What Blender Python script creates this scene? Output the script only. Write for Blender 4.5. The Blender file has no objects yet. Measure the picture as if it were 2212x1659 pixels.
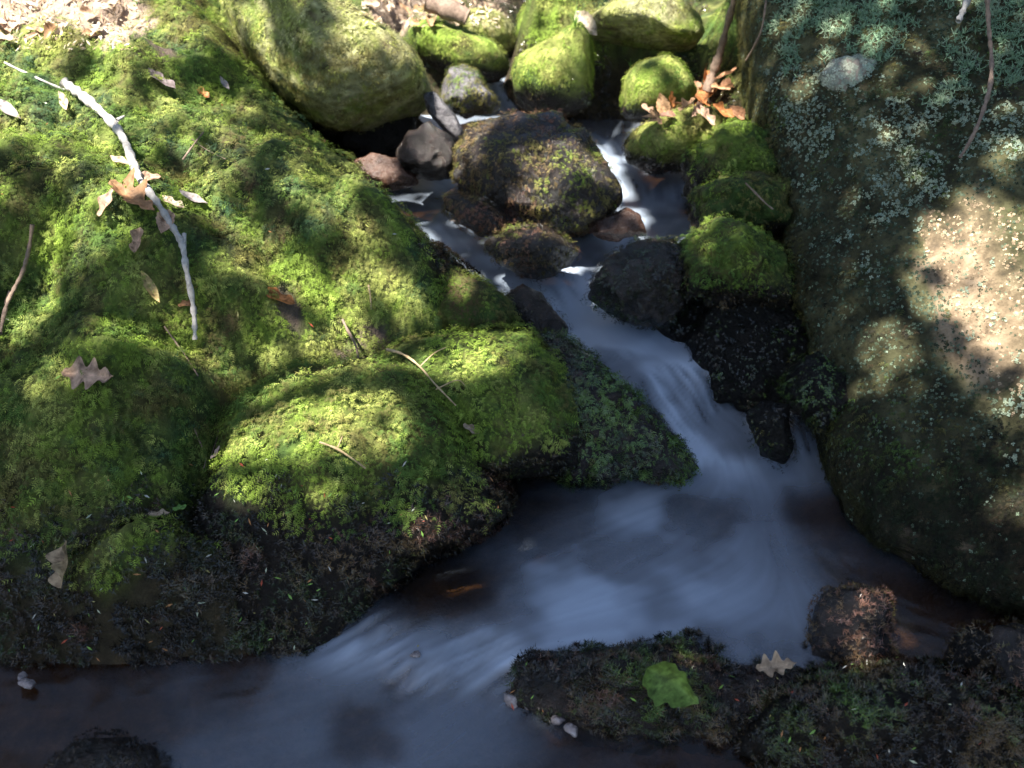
import bpy, math, random
import numpy as np
from mathutils import Vector, Matrix
from mathutils.bvhtree import BVHTree

random.seed(7)
RNG = np.random.default_rng(11)
SC = bpy.context.scene
COL = SC.collection

# ------------------------------------------------------------------ camera, sky, sun, exposure
CAM = np.array([0.0, 0.0, 1.35])
PITCH = math.radians(33.0)
FPX = 2372.0                     # focal length in pixels of a 2212 x 1659 frame
cam_data = bpy.data.cameras.new("camera")
cam = bpy.data.objects.new("camera", cam_data)
COL.objects.link(cam)
cam.location = CAM
cam.rotation_euler = (math.pi / 2 - PITCH, 0, 0)
cam_data.sensor_width = 36.0
cam_data.lens = 36.0 * FPX / 2212.0
cam_data.clip_start = 0.02
cam_data.clip_end = 400.0
cam_data.dof.use_dof = True
cam_data.dof.focus_distance = 1.95
cam_data.dof.aperture_fstop = 3.6
SC.camera = cam

SUN_DIR = Vector((-0.34, -0.30, 0.88)).normalized()      # towards the sun
world = bpy.data.worlds.new("World")
SC.world = world
world.use_nodes = True
wn = world.node_tree
sky = wn.nodes.new("ShaderNodeTexSky")
sky.sky_type = 'NISHITA'
sky.sun_disc = False
sky.sun_elevation = math.asin(SUN_DIR.z)
sky.sun_rotation = math.atan2(SUN_DIR.x, SUN_DIR.y)
bg = wn.nodes["Background"]
bg.inputs["Strength"].default_value = 0.05
wn.links.new(sky.outputs["Color"], bg.inputs["Color"])

sun_data = bpy.data.lights.new("sun", 'SUN')
sun_data.energy = 5.0
sun_data.angle = math.radians(0.55)
sun_data.color = (1.0, 0.94, 0.84)
sun = bpy.data.objects.new("sun", sun_data)
COL.objects.link(sun)
sun.rotation_euler = SUN_DIR.to_track_quat('Z', 'Y').to_euler()

SC.view_settings.view_transform = 'Standard'
SC.view_settings.look = 'None'
SC.view_settings.gamma = 1.0
SC.view_settings.exposure = 2.15
SC.view_settings.use_curve_mapping = False
SC.render.engine = 'CYCLES'
SC.cycles.use_denoising = True
SC.cycles.max_bounces = 6
SC.cycles.diffuse_bounces = 3
SC.cycles.glossy_bounces = 3
SC.cycles.transparent_max_bounces = 8
SC.cycles.sample_clamp_indirect = 4.0

# ------------------------------------------------------------------ helpers: camera rays, noise
FWD = np.array([0, math.cos(PITCH), -math.sin(PITCH)])
RIGHT = np.array([1.0, 0, 0])
UP = np.array([0, math.sin(PITCH), math.cos(PITCH)])


def ray(px, py):
    return FWD + RIGHT * ((px - 1106.0) / FPX) + UP * ((829.5 - py) / FPX)


def at_z(px, py, z):
    d = ray(px, py)
    return CAM + d * ((z - CAM[2]) / d[2])


def at_d(px, py, D):
    return CAM + ray(px, py) * D


def project(p):
    q = p - CAM
    d = q @ FWD
    d = np.where(np.abs(d) < 1e-6, 1e-6, d)
    return 1106 + FPX * (q @ RIGHT) / d, 829.5 - FPX * (q @ UP) / d, d


def _hash(ix, iy, iz):
    h = (ix.astype(np.int64) * 374761393 + iy.astype(np.int64) * 668265263 + iz.astype(np.int64) * 2147483647) & 0xFFFFFFFF
    h = ((h ^ (h >> 13)) * 1274126177) & 0xFFFFFFFF
    return ((h ^ (h >> 16)) & 0xFFFF) / 65535.0


def vnoise(p):
    """value noise in 0..1 for points (n,3)"""
    i = np.floor(p).astype(np.int64)
    f = p - i
    f = f * f * f * (f * (f * 6 - 15) + 10)
    r = 0
    for dx in (0, 1):
        wx = f[:, 0] if dx else 1 - f[:, 0]
        for dy in (0, 1):
            wy = f[:, 1] if dy else 1 - f[:, 1]
            for dz in (0, 1):
                wz = f[:, 2] if dz else 1 - f[:, 2]
                r = r + wx * wy * wz * _hash(i[:, 0] + dx, i[:, 1] + dy, i[:, 2] + dz)
    return r


def fbm(p, octaves=4, gain=0.5):
    a, s, t = 1.0, 0.0, 0.0
    q = np.array(p, dtype=float)
    for k in range(octaves):
        s = s + a * vnoise(q + 17.3 * k)
        t += a
        a *= gain
        q = q * 2.03
    return s / t


def sstep(a, b, x):
    t = np.clip((x - a) / (b - a), 0, 1)
    return t * t * (3 - 2 * t)


def in_poly(px, py, poly):
    px = np.asarray(px, float); py = np.asarray(py, float)
    inside = np.zeros(px.shape, bool)
    n = len(poly)
    for i in range(n):
        x1, y1 = poly[i]; x2, y2 = poly[(i + 1) % n]
        c = (y1 > py) != (y2 > py)
        xi = (x2 - x1) * (py - y1) / ((y2 - y1) if y2 != y1 else 1e-9) + x1
        inside ^= c & (px < xi)
    return inside


A = np.array


# ------------------------------------------------------------------ helpers: meshes, objects, tags
def mesh_from(name, verts, faces, smooth=True, colors=None, attrs=None, uv=None):
    me = bpy.data.meshes.new(name)
    verts = np.asarray(verts, np.float32)
    faces = np.asarray(faces, np.int32)
    nf, k = faces.shape
    me.vertices.add(len(verts))
    me.vertices.foreach_set("co", verts.ravel())
    me.loops.add(nf * k)
    me.loops.foreach_set("vertex_index", faces.ravel())
    me.polygons.add(nf)
    me.polygons.foreach_set("loop_start", np.arange(0, nf * k, k, dtype=np.int32))
    if smooth:
        me.polygons.foreach_set("use_smooth", np.ones(nf, bool))
    me.update(calc_edges=True)
    if colors is not None:
        a = me.attributes.new("tint", 'FLOAT_COLOR', 'POINT')
        c = np.ones((len(verts), 4), np.float32)
        c[:, :3] = colors
        a.data.foreach_set("color", c.ravel())
    for kname, val in (attrs or {}).items():
        a = me.attributes.new(kname, 'FLOAT', 'POINT')
        a.data.foreach_set("value", np.asarray(val, np.float32))
    if uv is not None:
        lay = me.uv_layers.new(name="flow")
        lay.data.foreach_set("uv", np.asarray(uv, np.float32)[faces.ravel()].ravel())
    return me


def link(name, me, mat, parent=None):
    o = bpy.data.objects.new(name, me)
    COL.objects.link(o)
    if mat is not None:
        me.materials.append(mat)
    if parent is not None:
        o.parent = parent
        o.matrix_parent_inverse = parent.matrix_basis.inverted()
    return o


def tag(o, label=None, cat=None, group=None, kind=None):
    if label: o["label"] = label
    if cat: o["category"] = cat
    if group: o["group"] = group
    if kind: o["kind"] = kind
    return o


# ------------------------------------------------------------------ materials
def new_mat(name):
    m = bpy.data.materials.new(name)
    m.use_nodes = True
    nt = m.node_tree
    nt.nodes.clear()
    out = nt.nodes.new("ShaderNodeOutputMaterial")
    return m, nt, out


def N(nt, t, **kw):
    n = nt.nodes.new(t)
    for k, v in kw.items():
        if k in n.inputs: n.inputs[k].default_value = v
        else: setattr(n, k, v)
    return n


def ramp(nt, fac, stops):
    r = nt.nodes.new("ShaderNodeValToRGB")
    el = r.color_ramp.elements
    while len(el) < len(stops): el.new(0.5)
    for e, (p, c) in zip(el, stops):
        e.position = p
        e.color = (c[0], c[1], c[2], 1)
    nt.links.new(fac, r.inputs["Fac"])
    return r


def rock_mat(name, stops, scale=14.0, rough=(0.3, 0.7), bump=0.6, spec=0.5, fine=90.0, use_tint=False):
    m, nt, out = new_mat(name)
    tc = N(nt, "ShaderNodeNewGeometry")
    n1 = N(nt, "ShaderNodeTexNoise", Scale=scale, Detail=9.0, Roughness=0.62)
    n2 = N(nt, "ShaderNodeTexNoise", Scale=fine, Detail=6.0, Roughness=0.7)
    for n in (n1, n2): nt.links.new(tc.outputs["Position"], n.inputs["Vector"])
    cr = ramp(nt, n1.outputs["Fac"], stops)
    b = N(nt, "ShaderNodeBsdfPrincipled")
    col = cr.outputs["Color"]
    if use_tint:
        at = N(nt, "ShaderNodeAttribute", attribute_name="tint")
        mx = N(nt, "ShaderNodeMix", data_type='RGBA', blend_type='MULTIPLY')
        mx.inputs["Factor"].default_value = 1.0
        nt.links.new(col, mx.inputs["A"]); nt.links.new(at.outputs["Color"], mx.inputs["B"])
        col = mx.outputs["Result"]
    nt.links.new(col, b.inputs["Base Color"])
    mr = N(nt, "ShaderNodeMapRange")
    mr.inputs["From Min"].default_value = 0.3; mr.inputs["From Max"].default_value = 0.7
    mr.inputs["To Min"].default_value = rough[0]; mr.inputs["To Max"].default_value = rough[1]
    nt.links.new(n2.outputs["Fac"], mr.inputs["Value"])
    nt.links.new(mr.outputs["Result"], b.inputs["Roughness"])
    b.inputs["Specular IOR Level"].default_value = spec
    mix = N(nt, "ShaderNodeMath", operation='ADD')
    sc_ = N(nt, "ShaderNodeMath", operation='MULTIPLY'); sc_.inputs[1].default_value = 0.35
    nt.links.new(n2.outputs["Fac"], sc_.inputs[0])
    nt.links.new(n1.outputs["Fac"], mix.inputs[0]); nt.links.new(sc_.outputs[0], mix.inputs[1])
    bp = N(nt, "ShaderNodeBump", Strength=bump, Distance=0.02)
    nt.links.new(mix.outputs[0], bp.inputs["Height"])
    nt.links.new(bp.outputs["Normal"], b.inputs["Normal"])
    nt.links.new(b.outputs["BSDF"], out.inputs["Surface"])
    return m


def leafy_mat(name, rough=0.6, spec=0.25, trans=0.3, noise=0.0):
    m, nt, out = new_mat(name)
    at = N(nt, "ShaderNodeAttribute", attribute_name="tint")
    col = at.outputs["Color"]
    if noise > 0:
        g = N(nt, "ShaderNodeNewGeometry")
        nz = N(nt, "ShaderNodeTexNoise", Scale=noise, Detail=5.0, Roughness=0.65)
        nt.links.new(g.outputs["Position"], nz.inputs["Vector"])
        cr = ramp(nt, nz.outputs["Fac"], [(0.3, (0.45, 0.4, 0.36)), (0.7, (1.25, 1.2, 1.15))])
        mx = N(nt, "ShaderNodeMix", data_type='RGBA', blend_type='MULTIPLY')
        mx.inputs["Factor"].default_value = 1.0
        nt.links.new(col, mx.inputs["A"]); nt.links.new(cr.outputs["Color"], mx.inputs["B"])
        col = mx.outputs["Result"]
    b = N(nt, "ShaderNodeBsdfPrincipled", Roughness=rough)
    b.inputs["Specular IOR Level"].default_value = spec
    nt.links.new(col, b.inputs["Base Color"])
    t = N(nt, "ShaderNodeBsdfTranslucent")
    nt.links.new(col, t.inputs["Color"])
    mx = N(nt, "ShaderNodeMixShader"); mx.inputs[0].default_value = trans
    nt.links.new(b.outputs["BSDF"], mx.inputs[1]); nt.links.new(t.outputs["BSDF"], mx.inputs[2])
    nt.links.new(mx.outputs["Shader"], out.inputs["Surface"])
    return m


def bark_mat(name, a, b_, scale=60.0, rough=0.8):
    m, nt, out = new_mat(name)
    g = N(nt, "ShaderNodeNewGeometry")
    n1 = N(nt, "ShaderNodeTexNoise", Scale=scale, Detail=8.0, Roughness=0.7)
    nt.links.new(g.outputs["Position"], n1.inputs["Vector"])
    cr = ramp(nt, n1.outputs["Fac"], [(0.3, a), (0.7, b_)])
    b = N(nt, "ShaderNodeBsdfPrincipled", Roughness=rough)
    nt.links.new(cr.outputs["Color"], b.inputs["Base Color"])
    bp = N(nt, "ShaderNodeBump", Strength=0.7, Distance=0.004)
    nt.links.new(n1.outputs["Fac"], bp.inputs["Height"])
    nt.links.new(bp.outputs["Normal"], b.inputs["Normal"])
    nt.links.new(b.outputs["BSDF"], out.inputs["Surface"])
    return m


def water_mat():
    m, nt, out = new_mat("stream_water")
    fo = N(nt, "ShaderNodeAttribute", attribute_name="foam")
    # clear stained water: tinted see-through plus soft sky reflection
    tr = N(nt, "ShaderNodeBsdfTransparent"); tr.inputs["Color"].default_value = (0.72, 0.60, 0.46, 1)
    gl = N(nt, "ShaderNodeBsdfGlossy", Roughness=0.16); gl.inputs["Color"].default_value = (1, 1, 1, 1)
    fr = N(nt, "ShaderNodeFresnel", IOR=1.36)
    clear = N(nt, "ShaderNodeMixShader")
    nt.links.new(fr.outputs["Fac"], clear.inputs[0])
    nt.links.new(tr.outputs["BSDF"], clear.inputs[1]); nt.links.new(gl.outputs["BSDF"], clear.inputs[2])
    # aerated silky water
    df = N(nt, "ShaderNodeBsdfPrincipled", Roughness=0.4)
    df.inputs["Base Color"].default_value = (0.36, 0.43, 0.54, 1)
    mx = N(nt, "ShaderNodeMixShader")
    nt.links.new(fo.outputs["Fac"], mx.inputs[0])
    nt.links.new(clear.outputs["Shader"], mx.inputs[1]); nt.links.new(df.outputs["BSDF"], mx.inputs[2])
    nt.links.new(mx.outputs["Shader"], out.inputs["Surface"])
    return m


M = {
    "ground": rock_mat("forest_soil", [(0.3, (0.018, 0.014, 0.008)), (0.55, (0.04, 0.032, 0.016)), (0.75, (0.07, 0.055, 0.03))], 30, (0.6, 0.9), 0.8, 0.25, 140, True),
    "under": rock_mat("mossed_stone", [(0.3, (0.45, 0.45, 0.45)), (0.5, (0.8, 0.8, 0.8)), (0.75, (1.25, 1.25, 1.25))], 60, (0.5, 0.9), 0.8, 0.25, 260, True),
    "wet": rock_mat("wet_dark_stone", [(0.3, (0.006, 0.005, 0.004)), (0.5, (0.016, 0.011, 0.009)), (0.72, (0.05, 0.034, 0.028))], 24, (0.08, 0.3), 1.0, 0.75, 150),
    "black": rock_mat("soaked_black_stone", [(0.3, (0.003, 0.003, 0.0025)), (0.55, (0.008, 0.007, 0.006)), (0.75, (0.02, 0.017, 0.014))], 22, (0.3, 0.6), 1.0, 0.22, 120),  # near-black colour stands in for the deep shade of the recesses
    "wetgrey": rock_mat("wet_grey_stone", [(0.3, (0.03, 0.028, 0.032)), (0.55, (0.10, 0.095, 0.105)), (0.75, (0.2, 0.18, 0.18))], 24, (0.15, 0.4), 0.8, 0.6, 110),
    "orange": rock_mat("stained_wet_stone", [(0.3, (0.02, 0.010, 0.007)), (0.5, (0.07, 0.036, 0.024)), (0.75, (0.2, 0.115, 0.08))], 20, (0.12, 0.4), 0.7, 0.6, 100),
    "pebble": rock_mat("quartz_pebble", [(0.3, (0.1, 0.08, 0.08)), (0.55, (0.3, 0.26, 0.26)), (0.75, (0.55, 0.52, 0.54))], 60, (0.12, 0.35), 0.5, 0.6, 160),
    "slab": rock_mat("slab_stone", [(0.3, (0.06, 0.048, 0.035)), (0.45, (0.16, 0.118, 0.075)), (0.56, (0.27, 0.2, 0.13)), (0.72, (0.38, 0.29, 0.2))], 26, (0.6, 0.95), 1.0, 0.2, 110, True),
    "dry": rock_mat("pale_dry_stone", [(0.3, (0.12, 0.1, 0.08)), (0.6, (0.28, 0.24, 0.2)), (0.8, (0.4, 0.35, 0.3))], 16, (0.6, 0.9), 0.7, 0.3, 90),
    "moss": leafy_mat("moss_green", 0.65, 0.2, 0.32),
    "mosswet": leafy_mat("moss_wet", 0.2, 0.55, 0.06),
    "lichen": leafy_mat("lichen_pale", 0.85, 0.1, 0.15),
    "leaf": leafy_mat("fallen_leaf", 0.55, 0.3, 0.3, 70.0),
    "treeleaf": leafy_mat("tree_leaf", 0.5, 0.4, 0.3),
    "litter": leafy_mat("litter_bits", 0.6, 0.3, 0.2),
    "bark_pale": bark_mat("twig_pale_bark", (0.22, 0.2, 0.18), (0.5, 0.48, 0.46), 90),
    "straw": bark_mat("dry_straw_stem", (0.26, 0.18, 0.09), (0.5, 0.38, 0.22), 120),
    "bark_brown": bark_mat("twig_brown_bark", (0.09, 0.06, 0.045), (0.28, 0.2, 0.15), 90),
    "bark_dark": bark_mat("trunk_bark", (0.04, 0.03, 0.022), (0.14, 0.11, 0.085), 14),
    "water": water_mat(),
}

# ------------------------------------------------------------------ water levels: (px, py, level, radius, foam)
WATER = [
    (1040, 150, .425, .07, .6), (1070, 168, .42, .07, .75), (1080, 195, .405, .06, .8), (1085, 225, .375, .07, .7), (1060, 244, .365, .08, .6),
    (1010, 250, .362, .07, .6), (1150, 256, .36, .1, .35), (1240, 258, .36, .1, .35), (1310, 262, .358, .09, .35), (1355, 268, .352, .08, .3),
    (1300, 285, .345, .07, .4), (1315, 305, .332, .06, .55), (1330, 340, .31, .07, .7), (1375, 360, .302, .07, .5), (1410, 378, .298, .07, .45),
    (1400, 405, .285, .06, .7), (1400, 435, .268, .06, .75), (1390, 458, .262, .07, .6), (1400, 500, .252, .06, .3), (1340, 515, .247, .07, .6), (1290, 540, .24, .07, .55), (1255, 575, .232, .07, .5),
    (850, 405, .286, .09, .1), (900, 415, .285, .09, .45), (960, 405, .286, .07, .5), (910, 445, .28, .08, .6), (925, 475, .275, .07, .8),
    (970, 495, .265, .06, .95), (990, 525, .25, .06, .9), (1030, 560, .243, .06, .65), (1080, 592, .236, .06, .65), (1140, 605, .23, .07, .6),
    (1190, 590, .23, .06, .4), (1205, 625, .214, .06, .5), (1245, 655, .196, .06, .6), (1235, 690, .188, .05, .9), (1290, 700, .186, .06, .95), (1350, 735, .176, .06, .85),
    (1300, 740, .178, .05, .85), (1380, 790, .164, .06, .75), (1440, 775, .166, .06, .8), (1450, 830, .142, .055, .5), (1465, 875, .115, .05, .4), (1490, 915, .095, .05, .55),
    (1550, 925, .088, .05, .75), (1540, 960, .078, .06, .75), (1600, 960, .076, .06, .6), (1590, 1010, .062, .08, .5), (1700, 930, .10, .05, .3), (1730, 990, .07, .06, .35), (1720, 1040, .058, .08, .3),
    (1130, 1040, .056, .08, .03), (1230, 1050, .055, .08, .06), (1350, 1065, .055, .08, .35), (1480, 1060, .055, .1, .5), (1620, 1080, .055, .12, .42), (1760, 1100, .055, .1, .08),
    (1120, 1120, .055, .1, .12), (1250, 1130, .055, .12, .6), (1450, 1160, .055, .14, .72), (1650, 1190, .055, .12, .34), (1800, 1200, .055, .1, .06),
    (1000, 1200, .055, .1, .04), (1150, 1230, .055, .12, .62), (1350, 1290, .055, .14, .8), (1550, 1310, .055, .14, .62), (1700, 1340, .055, .12, .4), (1880, 1240, .055, .1, .06),
    (900, 1270, .055, .1, .03), (1010, 1300, .055, .1, .08), (1200, 1370, .053, .12, .85), (1400, 1400, .055, .12, .8), (1600, 1400, .055, .12, .4), (1960, 1320, .054, .12, .03), (2100, 1390, .054, .14, .02), (2230, 1420, .054, .14, .02),
    (1060, 1375, .05, .08, .55), (960, 1370, .05, .07, .4), (850, 1355, .048, .07, .4), (770, 1375, .04, .06, .5), (720, 1410, .018, .06, .5), (830, 1420, .016, .06, .3), (930, 1440, .012, .06, .35), (1040, 1430, .02, .06, .4),
    (680, 1450, .002, .08, .5), (800, 1480, 0, .1, .45), (1000, 1490, 0, .1, .5), (600, 1500, 0, .1, .38), (420, 1500, 0, .12, .22), (230, 1500, 0, .12, .12), (60, 1470, 0, .12, .03), (-120, 1480, 0, .2, .02),
    (700, 1580, 0, .14, .5), (950, 1580, 0, .12, .6), (450, 1600, 0, .12, .35), (200, 1600, 0, .12, .1), (0, 1600, 0, .16, .03), (1090, 1640, 0, .1, .5), (800, 1700, 0, .15, .55), (400, 1720, 0, .15, .4), (1200, 1640, 0, .1, .06), (1300, 1680, 0, .15, .04), (1500, 1680, 0, .2, .02), (-50, 1750, 0, .2, .05),
    (1700, 1720, 0, .2, .02), (700, 1850, 0, .25, .5), (1200, 1850, 0, .25, .3), (200, 1850, 0, .25, .3),
]
WATER += [(910, 1385, .062, .045, .22), (950, 1400, .055, .04, .3), (880, 1405, .05, .04, .3), (920, 1432, .026, .035, .55),
          (1080, 1050, .056, .06, 0), (1180, 1078, .055, .06, 0), (1300, 1040, .055, .06, .02), (1120, 1085, .055, .05, .05), (950, 1240, .055, .09, .0), (1000, 1265, .055, .09, .03), (900, 1310, .055, .08, .02), (960, 1330, .054, .07, .06), (1850, 1180, .055, .07, .04), (1900, 1300, .055, .07, .0),
          (150, 1560, 0, .12, .06), (60, 1540, 0, .12, .0), (300, 1450, 0, .08, .05), (480, 1455, 0, .08, .1)]
WXY = np.array([at_z(a, b, z)[:2] for a, b, z, r, f in WATER])
WZ = np.array([w[2] for w in WATER]); WR = np.array([w[3] for w in WATER]); WF = np.array([w[4] * (.36 if w[2] < .01 else (.68 if w[3] > .085 else 1.15)) for w in WATER])

# ------------------------------------------------------------------ moss colours
BRIGHT = A((.19, .28, .04)); LIME = A((.35, .39, .10)); MID = A((.085, .155, .032)); DARKG = A((.022, .042, .014))
OLIVE = A((.145, .132, .042)); YEL = A((.34, .31, .10)); PALE = A((.46, .45, .23)); BROWN = A((.10, .068, .034)); REDB = A((.17, .085, .062))
BLACK = A((.006, .0055, .0045)); BLUEG = A((.042, .10, .05)); DARKB = A((.018, .012, .009))
PAL = {
    "bank": [(MID, .9), (BRIGHT, 1.1), (BLUEG, .4), (OLIVE, .6), (DARKG, .35), (BROWN, .25), (LIME, .6)],
    "bright": [(BRIGHT, 1.0), (LIME, .8), (MID, .5), (OLIVE, .3)],
    "pale": [(PALE, 1.0), (LIME, .7), (OLIVE, .7), (BRIGHT, .4), (BROWN, .15)],
    "hump": [(BRIGHT, 1.0), (LIME, .5), (MID, .8), (OLIVE, .45), (BROWN, .12)],
    "green": [(BRIGHT, .9), (MID, 1.0), (OLIVE, .4), (LIME, .2)],
    "olive": [(OLIVE, 1.0), (MID, .8), (BROWN, .3), (BRIGHT, .3)],
    "yellow": [(LIME, .9), (YEL, .7), (OLIVE, .8), (BRIGHT, .5)],
    "brown": [(BROWN * 1.5, 1.0), (OLIVE, .8), (REDB * 1.3, .9), (BRIGHT, .4), (DARKB, .6)],
    "dark": [(DARKG * .6, 1.0), (BLACK * .7, 1.2), (MID * .7, .2), (OLIVE, .1)],  # recess shade darkened into the moss colour
    "deep": [(DARKG, 1.0), (MID, .6), (BLACK, 1.0), (BRIGHT, .35), (BROWN, .2)],
    "frontdark": [(DARKB, 1.0), (BLACK, .9), (BROWN, .5), (DARKG, .6), (MID, .25), (REDB * .8, .25)],
    "red": [(REDB, 1.0), (DARKB, .7), (BROWN, .5), (OLIVE, .25)],
    "black": [(BLACK, 1.0), (DARKB, .6)],
    "slab": [(DARKG, 1.0), (OLIVE * .7, .7), (BLACK, .6), (MID * .8, .3), (BROWN, .5)],
    "knob": [(A((.26, .33, .27)), 1.0), (A((.36, .38, .3)), .7)],
}


def tint(pal, p, seed=0, rng=RNG):
    """clumped colours: each palette entry has its own noise field, the strongest mostly wins"""
    sc = []
    for k, (c, w) in enumerate(PAL[pal]):
        f1 = fbm(p * 9 + 31.7 * k + seed, 2); f2 = fbm(p * 34 + 11.3 * k + seed, 2)
        sc.append(w * np.exp(5.2 * (f1 - .5) + 4.2 * (f2 - .5)) * np.exp(rng.normal(0, .45, len(p))))
    sc = np.array(sc)
    sc = sc ** 2.2
    wgt = sc / sc.sum(0)
    col = sum(wgt[k][:, None] * PAL[pal][k][0] for k in range(len(PAL[pal])))
    return col * np.exp(rng.normal(0, .22, len(p)))[:, None]


# ------------------------------------------------------------------ terrain height control points (px, py, height)
GROUND = [
    (-260, 1400, .03), (0, 1395, .0), (150, 1405, -.01), (350, 1405, -.01), (520, 1420, -.01), (0, 1290, .06), (250, 1260, .08), (430, 1260, .07), (-260, 1280, .08),
    (0, 1110, .15), (250, 1090, .16), (430, 1100, .13), (-260, 1100, .17), (0, 950, .235), (250, 920, .255), (440, 900, .23), (-260, 920, .27),
    (0, 800, .315), (250, 780, .335), (480, 760, .31), (-260, 780, .35), (0, 650, .39), (250, 620, .415), (450, 620, .40), (650, 650, .375), (-260, 620, .43),
    (0, 500, .475), (200, 480, .485), (400, 460, .485), (600, 520, .43), (800, 580, .38), (930, 630, .335), (700, 720, .31), (-260, 470, .5),
    (0, 350, .545), (200, 330, .555), (400, 350, .535), (600, 400, .485), (780, 450, .43), (865, 490, .395), (-260, 320, .57),
    (0, 200, .615), (200, 200, .615), (400, 230, .585), (560, 250, .55), (660, 310, .505), (755, 370, .455), (-260, 180, .64),
    (0, 80, .665), (150, 60, .665), (300, 80, .655), (450, 80, .635), (520, 60, .625), (0, -60, .73), (200, -60, .72), (400, -60, .71), (520, -60, .69),
    (620, 60, .50), (700, 150, .40), (760, 260, .33), (700, -60, .66), (800, 10, .60), (900, 20, .60), (980, 10, .60), (880, 60, .55), (930, 110, .47), (900, 200, .36), (850, 300, .30),
    (1000, -40, .66), (1150, -40, .67), (1300, -30, .66), (1450, -30, .66), (1600, -40, .70), (1130, 120, .46), (1320, 130, .36), (1320, 200, .36), (1400, 120, .44), (1500, 110, .5), (1560, 150, .5), (1580, 60, .6),
    (1200, 350, .25), (1100, 450, .22), (1200, 520, .21), (1450, 300, .33), (1550, 320, .36), (1600, 420, .33), (1500, 430, .27), (1450, 600, .17), (1600, 600, .20), (1600, 780, .10), (1660, 900, .05), (1550, 860, .06),
    (1800, 900, .10), (1850, 1050, .07), (2000, 1200, .04), (2200, 1330, .04), (2400, 1250, .2), (2400, 800, .4), (2500, 300, .6), (2200, 400, .5), (1900, 500, .35), (1750, 300, .42), (1800, 50, .6), (2300, 0, .75),
    (1150, 760, .17), (1050, 850, .13), (1250, 900, .09), (1400, 960, .06), (900, 900, .15), (650, 1000, .12), (600, 1200, .04), (850, 1150, .05), (1000, 1080, .04),
    (1300, 1480, -.03), (1600, 1500, -.02), (1900, 1480, .0), (2100, 1560, .0), (2300, 1600, .04), (2400, 1450, .06), (1900, 1620, -.03),
]
GP = []
for a, b, z in GROUND:
    q = at_z(a, b, z); GP.append((q[0], q[1], z))
for (x, y), z, r in zip(WXY, WZ, WR):
    GP.append((x, y, z - (0.055 if r > .085 else 0.05)))
for x in (-3.5, -1.8, -0.6, 0.6, 1.8, 3.5):
    GP += [(x, 4.2, .9 + .1 * abs(x)), (x, 6.5, 1.15 + .1 * abs(x))]
for y in (0.4, 1.5, 2.6):
    GP += [(-2.6, y, .75), (2.6, y, .8), (-4.0, y, .95), (4.0, y, 1.0)]
GP += [(-0.9, 0.2, .1), (0, 0.2, -.05), (0.9, 0.2, .1), (-1.6, 0.6, .35), (1.6, 0.6, .35), (0, -1.5, -.05), (-2, -1.5, .3), (2, -1.5, .3)]
GP = np.array(GP)


def _tps(r2):
    return 0.5 * r2 * np.log(r2 + 1e-9)


def rbf_fit(xy, v, lam=2e-4):
    n = len(xy)
    d2 = ((xy[:, None, :] - xy[None, :, :]) ** 2).sum(-1)
    A = np.zeros((n + 3, n + 3))
    A[:n, :n] = _tps(d2) + lam * np.eye(n)
    A[:n, n] = 1; A[:n, n + 1:] = xy
    A[n, :n] = 1; A[n + 1:, :n] = xy.T
    return np.linalg.solve(A, np.concatenate([v, [0, 0, 0]]))


def rbf_eval(xy, c, w, chunk=20000):
    out = np.empty(len(xy))
    for s in range(0, len(xy), chunk):
        q = xy[s:s + chunk]
        d2 = ((q[:, None, :] - c[None, :, :]) ** 2).sum(-1)
        out[s:s + chunk] = _tps(d2) @ w[:-3] + w[-3] + q @ w[-2:]
    return out


GW = rbf_fit(GP[:, :2], GP[:, 2])
# moss hummocks on the bank: (px, py, z guess, radius, height, stretch angle deg, stretch)
HUMMOCKS = [
    (640, 440, .47, .07, .045, -35, 2.6), (760, 480, .43, .06, .04, -35, 2.4), (560, 500, .45, .07, .03, -30, 2.2), (700, 560, .41, .07, .035, -30, 2.4),
    (600, 580, .42, .05, -.03, -30, 2.2), (860, 560, .40, .06, .03, -40, 2.2), (300, 520, .46, .09, .035, -20, 1.8), (80, 420, .52, .10, .05, 0, 1.4),
    (60, 600, .42, .08, -.05, 0, 1.3), (180, 150, .63, .08, .03, -20, 1.6), (300, 200, .6, .07, .04, -30, 1.8), (430, 120, .62, .09, .05, -40, 1.8),
    (520, 300, .55, .06, -.03, -40, 2.4), (440, 300, .56, .06, .03, -40, 2), (230, 700, .38, .1, .03, 0, 1.5), (360, 850, .29, .08, .025, 20, 1.5), (470, 1000, .18, .05, -.05, 80, 2.5),
    (120, 950, .23, .1, .03, 0, 1.6), (300, 1180, .12, .08, .03, 10, 1.8), (90, 1330, .04, .07, .035, 0, 1.6), (330, 1330, .04, .07, .04, 10, 1.8), (560, 660, .39, .06, .03, -30, 2),
]


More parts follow.
